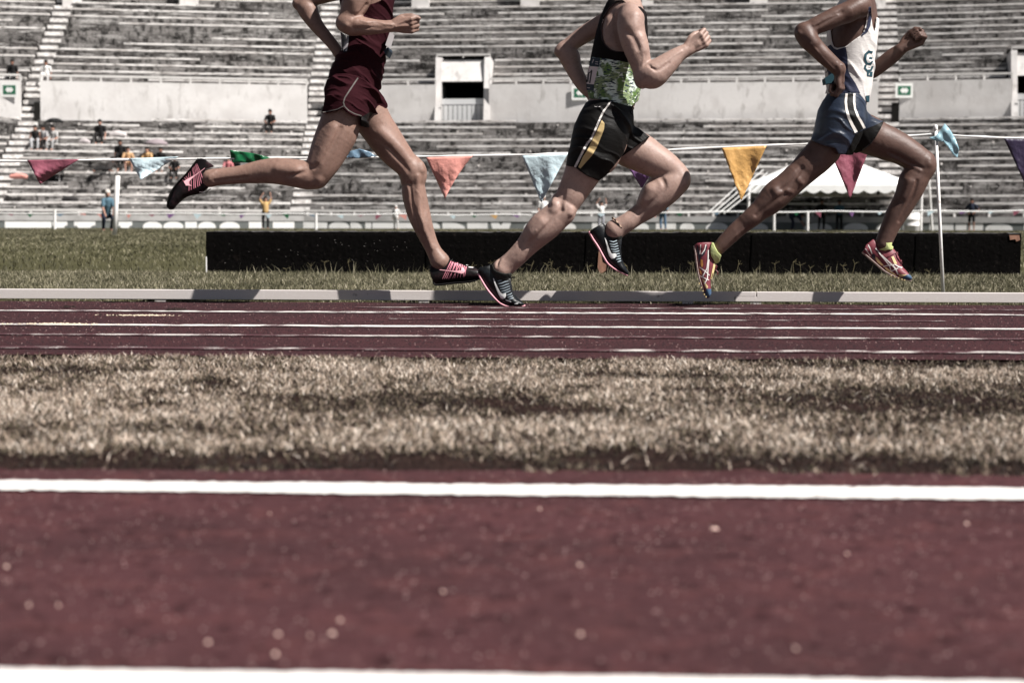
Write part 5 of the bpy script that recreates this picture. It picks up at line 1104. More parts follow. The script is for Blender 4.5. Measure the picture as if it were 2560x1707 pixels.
    G.clip(vH.poly([(500,905), (600,922), (660,912), (760,912), (800,945), (840,1000), (852,1090), (900,1140), (960,1172), (1014,1190), (985,1260), (940,1340), (890,1410), (800,1480), (700,1518), (575,1515), (540,1455), (420,1425), (298,1374), (320,1320), (345,1200), (370,1080), (420,985), (470,925)]))
    sh_ = G.out('shorts', ms, e, 1); bv = bvh_of(sh_); mw = mat('white_stripe', (.62, .58, .54), .45, .4)
    multi('black_stripe', [ribbon(vH.poly([(682,918), (684,1000), (694,1080), (718,1160), (755,1225), (795,1275)]), 15)], M_black_c, sh_, bv, .0016)
    multi('white_stripe', [ribbon(vH.poly([(652,920), (644,1000), (652,1080), (676,1160), (708,1230), (745,1298)]), [5.5, 6, 6, 6.5, 7, 8]), ribbon(vH.poly([(726,920), (724,1000), (733,1070), (760,1140), (790,1190), (825,1258)]), [5, 5, 5, 5.5, 6, 6])], mw, sh_, bv, .0026)
    multi('lining', [vH.poly([(1014,1190), (985,1262), (940,1340), (890,1410), (800,1480), (700,1518), (640,1516), (690,1420), (740,1310), (840,1262), (930,1230), (985,1205)])], M_black_c, sh_, bv, .0022)
    # spikes
    def mred(nm): return mat(nm, (.16, .030, .040), .5, .4, noise=[(60, 3, .45, .7, (.09, .016, .024), .6)], bump=[(400, .4, .001)])
    mu = mred('red_shoe_upper'); mso = mat('pale_sole_edge', (.40, .30, .27), .5, .35, noise=[(30, 3, .5, .7, (.25, .17, .15), .6)]); mli = mat('white_trim', (.66, .62, .58), .5, .35); mbl = mat('blue_trim', (.045, .085, .145), .5, .35); mnb = mat('navy_trim', (.012, .016, .028), .5, .35); myl = mat('cream_trim', (.60, .47, .24), .5, .35); mor = mat('orange_trim', (.60, .28, .07), .5, .35); msk = mat('yellow_sock', (.50, .55, .25), .8, .2, bump=[(420, .7, .0015)], noise=[(60, 2, .4, .7, (.42, .46, .15), .6)])
    up, so = shoe('shoe', e, vJ, [(520,655,575,575), (560,715,700,420), (660,790,830,345), (760,860,960,520), (860,935,1200,560), (960,1025,1285,660), (1060,1095,1350,830), (1170,1160,1430,975), (1280,1205,1515,1075), (1400,1245,1585,1135), (1530,1280,1635,1195), (1625,1300,1655,1245)],
                  [(522,662), (620,745), (720,830), (820,915), (920,1005), (1020,1085), (1120,1145), (1240,1200), (1370,1245), (1500,1280), (1630,1305)], YF, mu, mso, .0042, 9.5, outline=[(508,650),(550,600),(600,480),(708,398),(770,343),(832,350),(852,500),(922,598),(1050,618),(1100,600),(1188,515),(1272,535),(1272,620),(1322,720),(1442,960),(1562,1120),(1667,1240),(1640,1312),(1500,1292),(1275,1222),(1095,1142),(895,985),(695,825),(535,703)]); bv = bvh_of(up)
    multi('white_line', [ribbon(vJ.poly(q), w) for q, w in (([(820,560), (930,700), (1040,830), (1140,960), (1190,1100)], 2.6), ([(960,720), (1080,830), (1190,930), (1280,1030), (1340,1160)], 3.0), ([(1000,975), (1110,955), (1250,940)], 2.6), ([(1190,1090), (1270,1040), (1340,1020)], 2.4), ([(650,480), (700,580), (740,690)], 2.6), ([(590,570), (650,660), (700,735)], 1.8), ([(1260,930), (1350,990), (1430,1010)], 2.4))], mli, up, bv, .0026, 2)
    multi('blue_patch', [vJ.poly([(1640,1290), (1655,1240), (1600,1160), (1560,1165), (1480,1200), (1440,1240), (1530,1275)])], mbl, up, bv, .0020, 2); multi('navy_patch', [vJ.poly([(740,700), (800,690), (810,760), (800,830), (720,750)]), vJ.poly([(800,560), (850,570), (960,700), (940,715)])], mnb, up, bv, .0018, 2)
    multi('cream_patch', [vJ.poly([(815,755), (860,780), (940,870), (1010,950), (960,950), (870,880), (830,810)]), vJ.poly([(1350,1150), (1480,1165), (1540,1170), (1440,1215), (1370,1210)]), vJ.poly([(1180,760), (1230,740), (1300,880), (1310,925), (1250,920)]), vJ.poly([(1030,1000), (1080,1000), (1180,1110), (1310,1180), (1230,1165), (1090,1090)])], myl, up, bv, .0019, 2)
    multi('lace', [ribbon(vJ.poly([(1110,740), (1200,690), (1290,650)]), 4), ribbon(vJ.poly([(1290,660), (1320,760), (1380,850), (1415,930)]), 4)], mred('red_lace'), up, bv, .006, 2)
    b = MB(); 
    for x, y in ((1180,1180), (1270,1215), (1350,1235), (1430,1265), (1490,1285)): c = np.array(P(*vJ(x, y+8), 9.43)); b.tube([c, c+(0, .08, -.001)], [.004, .004], 6)
    b.out('stud', myl, so)
    G = Field(*bounds(2185, 2245, 590, 635, 9.35, 9.6), .003); G.chain(grow(limb(vJ, [(850,345,1205,410,9.46,.9), (850,400,1200,470,9.46,.9), (880,480,1200,540,9.46,.9), (940,540,1180,600,9.46,.9)], YF), .006), .01); G.displace(wrinkle(.0014, .5, .8, 240, 3), .01)
    G.clip(vJ.poly([(790,335), (850,375), (950,405), (1060,420), (1202,428), (1192,505), (1270,540), (1240,600), (1100,600), (1050,620), (920,600), (850,520), (810,420)])); G.out('sock', msk, e)
    up, so = shoe('shoe', e, vG, [(1675,510,1760,455), (1682,580,1935,450), (1695,690,1965,620), (1712,790,1990,745), (1728,890,1965,850), (1745,980,1925,950), (1780,1080,1918,1050), (1815,1170,1925,1140), (1845,1240,1922,1205), (1868,1265,1900,1248)],
                  [(1680,505), (1695,600), (1706,700), (1720,800), (1735,900), (1760,1000), (1790,1090), (1820,1180), (1850,1255)], YN, mu, mso, .0042, 9.5, outline=[(1672,495),(1725,458),(1800,448),(1955,445),(1920,520),(1930,640),(1988,735),(2045,770),(2040,800),(1985,835),(1952,900),(1920,1050),(1930,1180),(1905,1258),(1858,1278),(1795,1195),(1735,1010),(1702,800),(1686,640)]); bv = bvh_of(up)
    multi('white_line', [ribbon(vG.poly(q), w) for q, w in (([(1885,560), (1882,700), (1865,830), (1800,960)], 2.4), ([(1895,700), (1880,850), (1870,980), (1830,1060)], 2.4), ([(1760,810), (1840,870), (1900,930)], 2.2), ([(1770,940), (1830,970), (1890,1000)], 2.2), ([(1850,480), (1830,560), (1790,620)], 2.4), ([(1775,480), (1770,560), (1765,620)], 1.8))], mli, up, bv, .0026, 2)
    multi('navy_patch', [vG.poly([(1720,480), (1740,520), (1755,600), (1780,650), (1760,720), (1750,800), (1740,700), (1715,560)]), vG.poly([(1855,480), (1870,520), (1830,620), (1790,660), (1790,630), (1830,560)])], mnb, up, bv, .0017, 2)
    multi('blue_patch', [vG.poly([(1850,1130), (1925,1130), (1925,1200), (1900,1250), (1870,1255), (1845,1200)])], mbl, up, bv, .0020, 2); multi('orange_patch', [vG.poly([(1775,700), (1800,700), (1812,780), (1795,820), (1775,770)]), vG.poly([(1760,840), (1790,880), (1795,930), (1770,900)])], mor, up, bv, .0020, 2)
    multi('cream_patch', [vG.poly([(1800,980), (1825,1000), (1880,1100), (1870,1130), (1840,1100)]), vG.poly([(1965,740), (1990,770), (1940,1000), (1915,980)])], myl, up, bv, .0019, 2)
    b = MB(); b.tube([P(*vG(x, y), 9.24) for x, y in ((1985,760), (2010,800), (1990,850), (2025,880), (2020,920))], .003, 5); b.out('lace', mred('red_lace'), up)
    b = MB()
    for x, y in ((1755,1050), (1785,1110), (1810,1160), (1830,1210), (1855,1245)): c = np.array(P(*vG(x, y), 9.21)); b.tube([c, c+(-.001, .08, 0)], [.004, .004], 6)
    b.out('stud', myl, so)
    G = Field(*bounds(1765, 1815, 595, 670, 9.15, 9.36), .003); G.chain(grow(limb(vG, [(1925,445,2110,640,9.25,.9), (1910,480,2080,680,9.25,.9), (1915,540,2040,720,9.25,.85), (1940,600,2010,740,9.25,.85)], YN), .006), .01); G.displace(wrinkle(.0014, .5, .8, 240, 3), .01)
    G.clip(vG.poly([(1935,445), (1965,455), (1990,520), (2030,590), (2078,640), (2060,690), (2045,760), (2000,780), (1960,700), (1925,640), (1915,540)])); G.out('sock', msk, e)
runner_white()
# ================================================================== flag line, poles
s52 = 2560/2352.0
def W(x, y): return (x*s52, y*s52)
def plastic(name, c):
    m = mat(name, c, .35, .5, noise=[(14, 3, .4, .7, tuple(x*.72 for x in c), .6), (50, 2, .6, .7, tuple(min(1, x*1.25) for x in c), .4)], bump=[(26, .8, .006), (90, .5, .002)])
    b = m.node_tree.nodes['Principled BSDF']; b.inputs['Transmission Weight'].default_value = 0.0
    return m
YS = 9.98
rope_px = [(-220, 372), (-60, 370.5), (80, 370), (240, 367.5), (400, 366), (500, 364.5), (620, 363.5), (800, 362), (960, 360), (1050, 358.5), (1200, 356), (1300, 352.5), (1500, 346.5), (1660, 338.5), (1760, 334.5), (1850, 331), (1960, 323.5), (2060, 315), (2143, 308)]
def ropemesh(pp, r0, name, mt, par=None, wide=2.2):
    pts = [P(*W(*q), YS) for q in pp]; v = []; f = []; n = 8
    fine = spline(pts, 6)
    for i, p in enumerate(fine):
        k = 1+.35*math.sin(i*.9)*math.sin(i*.23)
        for a in range(n): t = 2*math.pi*a/n; v.append((p[0], p[1]+r0*.5*math.cos(t), p[2]+r0*wide*k*.5*math.sin(t)))
    for i in range(len(fine)-1):
        for a in range(n): f.append((i*n+a, i*n+(a+1) % n, (i+1)*n+(a+1) % n, (i+1)*n+a))
    return build(name, v, f, mt, par, True)
M_tape = mat('white_tape', (.72, .71, .69), .5, .4, noise=[(30, 3, .5, .75, (.5, .49, .47), .5)], bump=[(60, .4, .003)])
fl = empty('flag_line', P(*W(1200, 356), YS), 'white tape with coloured pennants strung behind the runners from the right hand pole', 'bunting')
ropemesh(rope_px, .006, 'tape', M_tape, fl)
ropemesh([(2150, 309), (2220, 313), (2300, 317), (2352, 318), (2500, 322), (2700, 325)], .006, 'tape', M_tape, fl)
def pennant(col, outline, seed, label, thin=.0006):
    """outline in the 2352 px wide picture: top left, top right, apex (and extra points)"""
    r = np.random.default_rng(seed); a, b, c = [np.array(q[:2], float) for q in outline[:3]]; n = 18; v = []; f = []; idx = {}
    bow = outline[3] if len(outline) > 3 else 0.0
    ph = r.uniform(0, 6.28, 5)
    for i in range(n+1):
        for j in range(n+1-i):
            u, w = i/n, j/n; q = a+(b-a)*w+(c-a)*u; q = q+np.array([bow*u*w*30*s52, 0])
            dy = .022*u*math.sin(w*7+ph[0]+u*3)+.012*math.sin(u*9+w*5+ph[1])*u+.006*math.sin(w*19+ph[2]+u*6)*u+.004*math.sin(w*31-u*23+ph[3])*u
            idx[i, j] = len(v); v.append(tuple(P(*W(*q), YS-.006+1.5*dy)))
    for i in range(n):
        for j in range(n-i):
            f.append((idx[i, j], idx[i+1, j], idx[i, j+1]))
            if j < n-i-1: f.append((idx[i, j+1], idx[i+1, j], idx[i+1, j+1]))
    o = build('pennant', v, f, col, None, True); o['label'] = label; o['category'] = 'pennant'; o['group'] = 'pennants hanging on the white tape'
    m = o.modifiers.new('s', 'SOLIDIFY'); m.thickness = thin; return o
c_maroon, c_sky, c_green, c_slate, c_coral, c_purple, c_gold, c_dpur = plastic('maroon_plastic', (.25, .075, .105)), plastic('sky_blue_plastic', (.54, .66, .70)), plastic('green_plastic', (.006, .10, .035)), plastic('slate_blue_plastic', (.13, .20, .27)), plastic('coral_plastic', (.66, .29, .245)), plastic('purple_plastic', (.20, .10, .24)), plastic('gold_plastic', (.56, .32, .11)), plastic('dark_purple_plastic', (.028, .018, .045))
pennant(c_maroon, ((62, 368), (182, 366), (92, 424)), 1, 'maroon pennant blown sideways at the far left of the tape')
pennant(c_sky, ((296, 364), (410, 360), (323, 413)), 2, 'pale blue pennant left of the trailing pink laced shoe')
pennant(c_coral, ((978, 362), (1086, 358), (1022, 457), -.6), 3, 'coral red pennant beside the front knee of the maroon runner')
pennant(c_sky, ((1199, 358), (1305, 352), (1243, 466)), 4, 'pale blue pennant hanging left of the long black shorts')
pennant(c_purple, ((1420, 350), (1530, 345), (1474, 433)), 5, 'purple pennant half hidden behind the front knee of the middle runner')
pennant(c_gold, ((1657, 340), (1761, 335), (1703, 461)), 6, 'golden yellow pennant between the middle and the right runner')
pennant(c_maroon, ((1898, 328), (2004, 323), (1953, 457)), 7, 'wine red pennant below the blue shorts in front of the white tent')
pennant(c_dpur, ((2306, 319), (2412, 322), (2362, 440)), 8, 'dark purple pennant cut by the right edge')
def blown(col, poly, label, seed):
    """a pennant folded up by the wind: a crumpled sheet inside the outline"""
    bm = bmesh.new(); bm.faces.new([bm.verts.new((x, y, 0)) for x, y in poly]); bmesh.ops.triangulate(bm, faces=bm.faces[:])
    for _ in range(5):
        es = [e for e in bm.edges if e.calc_length() > 5]
        if not es: break
        bmesh.ops.subdivide_edges(bm, edges=es, cuts=1); bmesh.ops.triangulate(bm, faces=bm.faces[:])
    bm.verts.ensure_lookup_table(); r = np.random.default_rng(seed); ph = r.uniform(0, 6.28, 4)
    v = [tuple(P(*W(q.co.x, q.co.y), YS-.012+.010*math.sin(q.co.x*.10+q.co.y*.13+ph[0])+.004*math.sin(q.co.x*.22-q.co.y*.17+ph[1]))) for q in bm.verts]; f = [tuple(q.index for q in g_.verts) for g_ in bm.faces]; bm.free()
    o = build('pennant', v, f, col, None, True); o['label'] = label; o['category'] = 'pennant'; o['group'] = 'pennants hanging on the white tape'; m = o.modifiers.new('s', 'SOLIDIFY'); m.thickness = .0008; return o
blown(c_green, [(528, 345), (545, 347), (585, 353), (612, 360), (640, 372), (610, 374), (570, 374), (534, 374), (530, 360)], 'dark green pennant folded up over the trailing leg of the maroon runner', 11)
blown(c_slate, [(780, 361), (795, 350), (826, 342), (850, 349), (865, 360), (820, 364)], 'slate blue pennant folded up between the thighs of the maroon runner', 12)
blown(plastic('wet_blue_plastic', (.25, .40, .46)), [(2133, 317), (2150, 312), (2162, 296), (2170, 284), (2182, 298), (2195, 320), (2203, 342), (2199, 363), (2188, 355), (2178, 338), (2166, 326), (2150, 324)], 'crumpled blue pennant knotted at the top of the right hand pole', 13)
M_pole = mat('white_pole_paint', (.74, .72, .70), .45, .4, noise=[(5, 4, .5, .7, (.58, .54, .50), .6, (1, 1, .4)), (40, 3, .62, .68, (.30, .22, .17), .6)])
def pole(name, top, bot, Y, r, label, knob=True):
    a, b = P(*W(*bot), Y), P(*W(*top), Y); d = b-a; a = a-d*(a[2]+.02)/d[2]; e = empty(name, (a[0], a[1], 0), label, 'pole'); m = MB()
    m.tube([a, a+(b-a)*.5, b], r, 14); m.out('shaft', M_pole, e, True)
    if knob: m = MB(); m.tube([b-(0, 0, .012), b-(0, 0, .004), b+(0, 0, .018), b+(0, 0, .026)], [r*.9, r*1.35, r*1.3, r*.6], 12); m.out('cap', M_pole, e, True)
    return e
pole('pole', (2149, 297), (2166, 672), YS, .0098, 'white pole leaning left with a crumpled blue pennant at its top, behind the kerb')
pole('pole', (270.5, 404), (263, 540), 46, .062, 'short white pole leaning right on the far grass at left', False)
# second bunting far across the field
def far_line(pa, pb, y0, y1, Y, n, seed, label, sw=.03, sag=3):
    r = np.random.default_rng(seed); e = empty('flag_line', P((pa+pb)/2, y0, Y), label, 'bunting', 'far bunting'); m = MB(); N_ = 30
    pts = [P(pa+(pb-pa)*k/N_, y0+(y1-y0)*k/N_+sag*abs(math.sin(k*.55)), Y) for k in range(N_+1)]; m.tube(pts, sw, 5); m.out('tape', M_tape, e)
    cols = [c_maroon, c_sky, c_coral, c_purple, c_gold, c_slate, c_green, c_dpur, c_sky, c_coral]
    for k in range(n):
        px = pa+(pb-pa)*(k+.5+r.uniform(-.2, .2))/n; py = y0+(y1-y0)*(px-pa)/(pb-pa)+2; w = r.uniform(7, 13); h = r.uniform(5, 15); sh = r.uniform(-9, 9)
        q = [P(px-w, py, Y-.02), P(px+w, py, Y-.02), P(px+sh, py+h, Y-.02)]; v = q+[a+np.array([0, .015, 0]) for a in q]
        build('far_pennant', v, [(0, 2, 1), (3, 4, 5), (0, 1, 4, 3), (1, 2, 5, 4), (2, 0, 3, 5)], cols[int(r.integers(len(cols)))], e)
    return e
far_line(-60, 1330, 531, 536, 70, 24, 3, 'far tape with many small coloured pennants across the left half of the field')
far_line(1330, 2640, 531, 525, 70, 19, 4, 'far tape with small pennants across the right half of the field')
for px, yt, yb, lb in ((137, 524, 571, 'small white stake of the far bunting at left beside the blue shirted man'), (1935, 515, 573, 'thick far white stake left of the people under the tent'), (2019, 530, 573, 'thin far white stake beside the stooping person'), (790, 533, 573, 'far white stake in front of the painted letters left of centre')):
    a, b = P(px, yb, 69.8), P(px, yt, 69.8); e = empty('stake', (a[0], a[1], 0), lb, 'stake', 'stakes of the far bunting'); m = MB(); m.tube([(a[0], a[1], -.02), b], .055, 8); m.out('shaft', M_pole, e)
# ================================================================== white tent
M_tent = mat('tent_canvas', (.80, .79, .77), .7, .2, bump=[(1.2, .5, .05)]); M_tentu = mat('tent_shadow_side', (.30, .29, .28), .9, .1)
t0, t1 = P(1872, 470, 73.5), P(2304, 470, 73.5); zt = P(2088, 372, 77)[2]; ze = P(2088, 463, 73.5)[2]; zv = P(2088, 479, 73.5)[2]; yb_ = 80.0
e = empty('tent', ((t0[0]+t1[0])/2, 77, 0), 'white canvas tent with a peaked roof and scalloped edge in front of the stand', 'tent')
x0, x1 = t0[0], t1[0]; xc, yc = (x0+x1)/2, 76.7; n = 20; v = []; f = []
cor = [(x0, 73.5), (x1, 73.5), (x1, yb_), (x0, yb_)]
for k in range(4):
    a, b = np.array(cor[k]), np.array(cor[(k+1) % 4]); base = len(v)
    for i in range(n+1):
        for j in range(9):
            s, t = i/n, j/8; p = a+(b-a)*s; q = p+(np.array([xc, yc])-p)*t; z = ze+(zt-ze)*(t**1.12)-.10*math.sin(math.pi*s)*(1-t)*0-.12*math.sin(math.pi*t)*math.sin(math.pi*s); v.append((q[0], q[1], z))
    for i in range(n):
        for j in range(8): c = base+i*9+j; f.append((c, c+9, c+10, c+1))
build('roof', v, f, M_tent, e, True)
v = []; f = []
for k in range(4):
    a, b = np.array(cor[k]), np.array(cor[(k+1) % 4]); N_ = 96; base = len(v)
    for i in range(N_+1): p = a+(b-a)*i/N_; w = abs(math.sin(math.pi*i/8)); v += [(p[0], p[1]-(.01 if k == 0 else 0), ze+.01), (p[0], p[1]-(.01 if k == 0 else 0), zv+.05-.13*w)]
    for i in range(N_): c = base+2*i; f.append((c, c+1, c+3, c+2))
build('valance', v, f, M_tent, e)
for (x, y) in cor: m = MB(); m.tube([(x, y, -.02), (x, y, ze)], .06, 8); m.out('pole', M_pole, e)
m = MB(); a = P(2324, 470, 74.2); m.tube([(a[0]+.15, a[1], 0), (a[0]-.12, a[1]-.3, ze+.5)], .05, 8); m.out('pole', M_pole, e)
for k in range(4):
    m = MB(); a = P(1897+k*11, 418+k*7, 73.4); b = P(1768+k*14, 534, 72.0); m.tube([a, b], .022, 5); m.out('guy_rope', M_tape, e)
# white drum by the tent
a = P(2279, 575, 73); e = empty('drum', (a[0], 73, 0), 'tall white plastic drum standing at the right tent pole', 'drum'); m = MB(); h = P(2279, 533, 73)[2]
for i, (r_, z) in enumerate(()): pass
m.tube([(a[0], 73, z) for z in (0, .02, h*.3, h*.32, h*.34, h*.64, h*.66, h*.68, h*.97, h)], [.30, .33, .33, .35, .33, .33, .35, .33, .33, .30], 18); m.out('barrel', M_pole, e, True)
m = MB(); m.tube([(a[0], 73, h+.001), (a[0], 73, h+.04)], .25, 14); m.out('lid', mat('lid_grey', (.3, .3, .3), .6, .3), e)

# ================================================================== spectators
M_sk = [mat('spectator_skin', (.24, .12, .085), .6, .3), mat('spectator_skin_light', (.36, .20, .15), .6, .3)]
_c = {}
def col(c):
    if c not in _c: _c[c] = mat('clothing', c, .85, .2, noise=[(8, 3, .4, .7, tuple(x*.7 for x in c), .5)])
    return _c[c]
def person(loc, face, pose, shirt, legs, label, sk=0, hair=(.012, .010, .009), cap=None, S_=1.0, sleeve=True, group='spectators', extra=None):
    e = empty('person', loc, label, 'person', group); L = np.array(loc, float); cf, sf = math.cos(face), math.sin(face)
    def w(p):        # local: x = figure's right, y = behind, z up; the figure looks along -y before turning
        x, y, z = p; return np.array([L[0]+S_*(x*cf-y*sf), L[1]+S_*(x*sf+y*cf), L[2]+S_*z])
    hip, ch, nk, hd = {'stand': ((0, 0, .93), (0, .01, 1.25), (0, 0, 1.45), (0, -.02, 1.60)), 'sit': ((0, .05, .10), (0, .02, .42), (0, -.04, .60), (0, -.08, .74)),
                       'stoop': ((0, .12, .62), (0, -.02, .98), (0, -.10, 1.24), (0, -.14, 1.39)), 'bend': ((0, .15, .86), (0, -.12, 1.02), (0, -.34, .98), (0, -.48, .92)), 'recline': ((0, 0, .10), (.15, .1, .34), (.22, .12, .46), (.26, .10, .58))}[pose[0]]
    hip, ch, nk, hd = map(np.array, (hip, ch, nk, hd))
    if pose[0] == 'stoop': K = [((s*.10, .12, .60), (s*.17, -.20, .46), (s*.15, .02, .07)) for s in (1, -1)]
    elif pose[0] == 'stand' or pose[0] == 'bend':
        K = [((.10, 0, .90), (.12, -.03, .50), (.12, .03, .07)), ((-.10, 0, .90), (-.13, .02, .50), (-.14, .08, .07))]
        if pose[0] == 'bend': K = [((s*.10, .15, .84), (s*.13, .05, .48), (s*.13, .14, .07)) for s in (1, -1)]
    else: K = [((s*.10, .02, .12), (s*.16, -.40, .16), (s*.14, -.46, -.28)) for s in (1, -1)]
    if pose[0] == 'recline': K = [((.0, 0, .12), (-.42, -.10, .22), (-.78, -.12, .06)), ((0, -.1, .12), (-.42, -.22, .14), (-.80, -.25, .05))]
    A = {'down': [((s*.19, 0, 0), (s*.25, .03, -.28), (s*.24, -.06, -.52)) for s in (1, -1)], 'up': [((s*.19, 0, 0), (s*.30, -.02, .22), (s*(.16+.1*(s > 0)), -.04, .46)) for s in (1, -1)],
         'knee': [((s*.18, 0, 0), (s*.27, -.12, -.25), (s*.16, -.38, -.34)) for s in (1, -1)], 'hip': [((s*.19, 0, 0), (s*.36, .05, -.24), (s*.17, -.10, -.40)) for s in (1, -1)],
         'reach': [((s*.17, -.02, -.02), (s*.2, -.12, -.30), (s*.16, -.25, -.52)) for s in (1, -1)]}[pose[1]]
    lo = L+np.array([-1.1, -1.1, -.5])*S_; hi = L+np.array([1.1, 1.1, 2.15])*S_
    if pose[0] in ('sit', 'recline'): hi[2] = L[2]+1.3*S_
    def C(F, pts, k=.02): F.chain(spline([[*w(p[:3]), p[3]*S_, p[4] if len(p) > 4 else 1.0] for p in pts], 3), k)
    B = Field(lo, hi, .022); C(B, [(*hd, .095), (*(hd+(0, -.02, .05)), .092)]); C(B, [(*nk, .055), (*hd, .055)]); C(B, [(*(hd+(0, -.05, -.06)), .05), (*(hd+(0, -.06, -.07)), .045)]); C(B, [(*(hd+(0, -.10, -.01)), .018), (*(hd+(0, -.11, -.03)), .02)])
    C(B, [(*hip, .13), (*ch, .14), (*(nk-(0, 0, .06)), .10)])
    for (a, b, c) in K: C(B, [(*a, .075), (*b, .052), (*c, .036)]); C(B, [(c[0], c[1]+.03, c[2]-.03, .040), (c[0], c[1]-.14, c[2]-.045, .030)])
    sh = nk-(0, 0, .07)
    for (a, b, c) in A:
        a, b, c = [np.array(q)+sh for q in (a, b, c)]; C(B, [(*a, .055), (*b, .042), (*c, .030)]); d = (c-b)/np.linalg.norm(c-b); C(B, [(*c, .032), (*(c+d*.09), .034)]); C(B, [(*(c+d*.09), .026), (*(c+d*.15), .018)])
    B.out('body', M_sk[sk], e)
    G = Field(lo, hi, .022); C(G, [(*(hip+(0, 0, .02)), .165), (*ch, .172), (*(nk-(0, 0, .09)), .14)], .03); C(G, [(*(sh+(.15, 0, 0)), .075), (*(sh+(0, 0, .01)), .08), (*(sh-(.15, 0, 0)), .075)], .04)
    if sleeve:
        for (a, b, c) in A: a, b = np.array(a)+sh, np.array(b)+sh; C(G, [(*a, .078), (*(a+(b-a)*.75), .066)], .02)
    G.displace(wrinkle(.012, .4, .9, 16, 3), .06); G.out('shirt', col(shirt), e)
    G = Field(lo, hi, .022); C(G, [(*(hip+(.03, 0, -.02)), .150), (*(hip-(.03, 0, .02)), .150)], .03)
    lg = legs[1] if isinstance(legs[1], float) else .6; lc = legs[0] if isinstance(legs[0], tuple) else legs
    for (a, b, c) in K:
        a, b, c = map(np.array, (a, b, c))
        if lg <= .5: C(G, [(*a, .10), (*(a+(b-a)*.9), .078)], .02)
        else: C(G, [(*a, .10), (*b, .075), (*(b+(c-b)*.9), .058)], .02)
    G.displace(wrinkle(.010, .9, .4, 18, 5), .06); G.out('trousers', col(lc), e)
    H = Field(w(hd)-.25*S_, w(hd)+.25*S_, .018); C(H, [(*(hd+(0, -.012, .075)), .104), (*(hd+(0, .03, .03)), .102)]); 
    if pose[-1] == 'long': C(H, [(*(hd+(0, .06, 0)), .085), (*(hd+(0, .07, -.14)), .07)])
    f_ = hd+(0, -.15, -.05); H.chain(spline([[*w(f_), .09*S_, 1], [*w(f_+(0, 0, -.01)), .09*S_, 1]], 2), .01, True); H.out('cap' if cap else 'hair', col(cap or hair), e)
    if extra == 'backpack':
        q = Field(lo, hi, .022); C(q, [(*(ch+(0, .17, .05)), .13), (*(ch+(0, .18, -.18)), .14)], .03); q.out('backpack', col((.012, .012, .013)), e)
    return e
def field_pt(px, Y): a = P(px, 560, Y); return (a[0], a[1], 0.0)
def stand_pt(px, row, upper=False):
    T, Z, R = (T2, Z2, R2) if upper else (T1, Z1, R1); t = T+.75*row+.18; return S(U(px, t), t, Z+R*(row+1)+.14)
blk, nav, wht, blu = (.012, .011, .011), (.014, .018, .032), (.62, .60, .58), (.075, .135, .175)
PI = math.pi
person(field_pt(268, 64), .5, ('stoop', 'reach'), blu, (nav, .9), 'man in a blue shirt and white cap on the far grass behind the left pole', 1, cap=(.55, .50, .46), S_=1.0)
person(field_pt(664, 76), .3, ('stand', 'up', 'long'), (.46, .30, .13), (blk, .9), 'person in a yellow shirt raising both arms beyond the left end of the barrier', 1, S_=.84)
person(field_pt(2429, 76), -.5, ('stand', 'hip', 'long'), nav, (blk, .4), 'dark haired person in navy shirt and shorts before the painted wall at right', 0, S_=.82)
person(field_pt(1657, 76), PI+.4, ('stand', 'down'), (.10, .21, .29), ((.07, .12, .18), .9), 'person in blue with a black backpack between the middle and right runners', 1, S_=.80, extra='backpack')
person(field_pt(2054, 77), .2, ('stand', 'hip'), blk, (blk, .9), 'dark dressed person standing under the middle of the tent', 0, S_=.80)
person(field_pt(2098, 77), -.3, ('stand', 'knee'), (.05, .11, .15), (blk, .9), 'person in a dark teal shirt just right of the dark dressed one under the tent', 0, S_=.78)
person(field_pt(1985, 75), 1.3, ('bend', 'reach'), nav, (nav, .9), 'stooping person in dark clothes under the left part of the tent', 0, S_=.70)
person(field_pt(1503, 75), .1, ('stand', 'up'), wht, ((.3, .3, .33), .9), 'person in white raising the arms behind the ankle of the middle runner', 1, S_=.72)
person(field_pt(990, 76), -.2, ('stand', 'down'), wht, (wht, .9), 'person all in white behind the front shin of the maroon runner', 1, S_=.62, cap=(.6, .58, .56))
person(field_pt(1358, 76), .4, ('stand', 'down'), wht, ((.4, .4, .4), .9), 'person in white below the pale blue pennant left of the middle runner', 1, S_=.88, cap=(.6, .58, .56))
person(stand_pt(678, 11), 0, ('sit', 'knee'), blk, (blk, .9), 'lone person in black sitting just below the pale wall left of the maroon shorts', 0)
person(stand_pt(254, 9), .1, ('sit', 'down'), blk, (blk, .9), 'person in a black shirt sitting two rows above the group at left', 1)
person(stand_pt(92, 8), .2, ('sit', 'down', 'long'), blk, ((.35, .35, .36), .9), 'person in black with bare arms sitting above the maroon pennant at the left', 1, sleeve=False)
person(stand_pt(114, 8), -.3, ('sit', 'knee'), (.30, .29, .29), (blk, .9), 'person in grey leaning beside the one in black at the left', 0)
person(stand_pt(138, 8), -.2, ('sit', 'knee'), (.34, .33, .32), ((.3, .3, .3), .9), 'person in light grey sitting at the right of the left pair', 1)
person(stand_pt(272, 4), .6, ('recline', 'knee'), (.03, .026, .025), (blk, .9), 'person in dark clothes reclining on a bench behind the left pole', 0)
person(stand_pt(303, 6), .2, ('sit', 'down', 'long'), blk, (blk, .9), 'person in black sitting just under the tape left of the pale blue pennant', 0)
person(stand_pt(322, 5), .3, ('sit', 'knee'), (.42, .26, .14), ((.50, .33, .24), .4), 'person in an orange shirt sitting left behind the pale blue pennant', 1)
person(stand_pt(372, 5), -.2, ('sit', 'knee'), (.44, .28, .14), ((.5, .33, .24), .4), 'person in an orange shirt sitting right behind the pale blue pennant', 1)
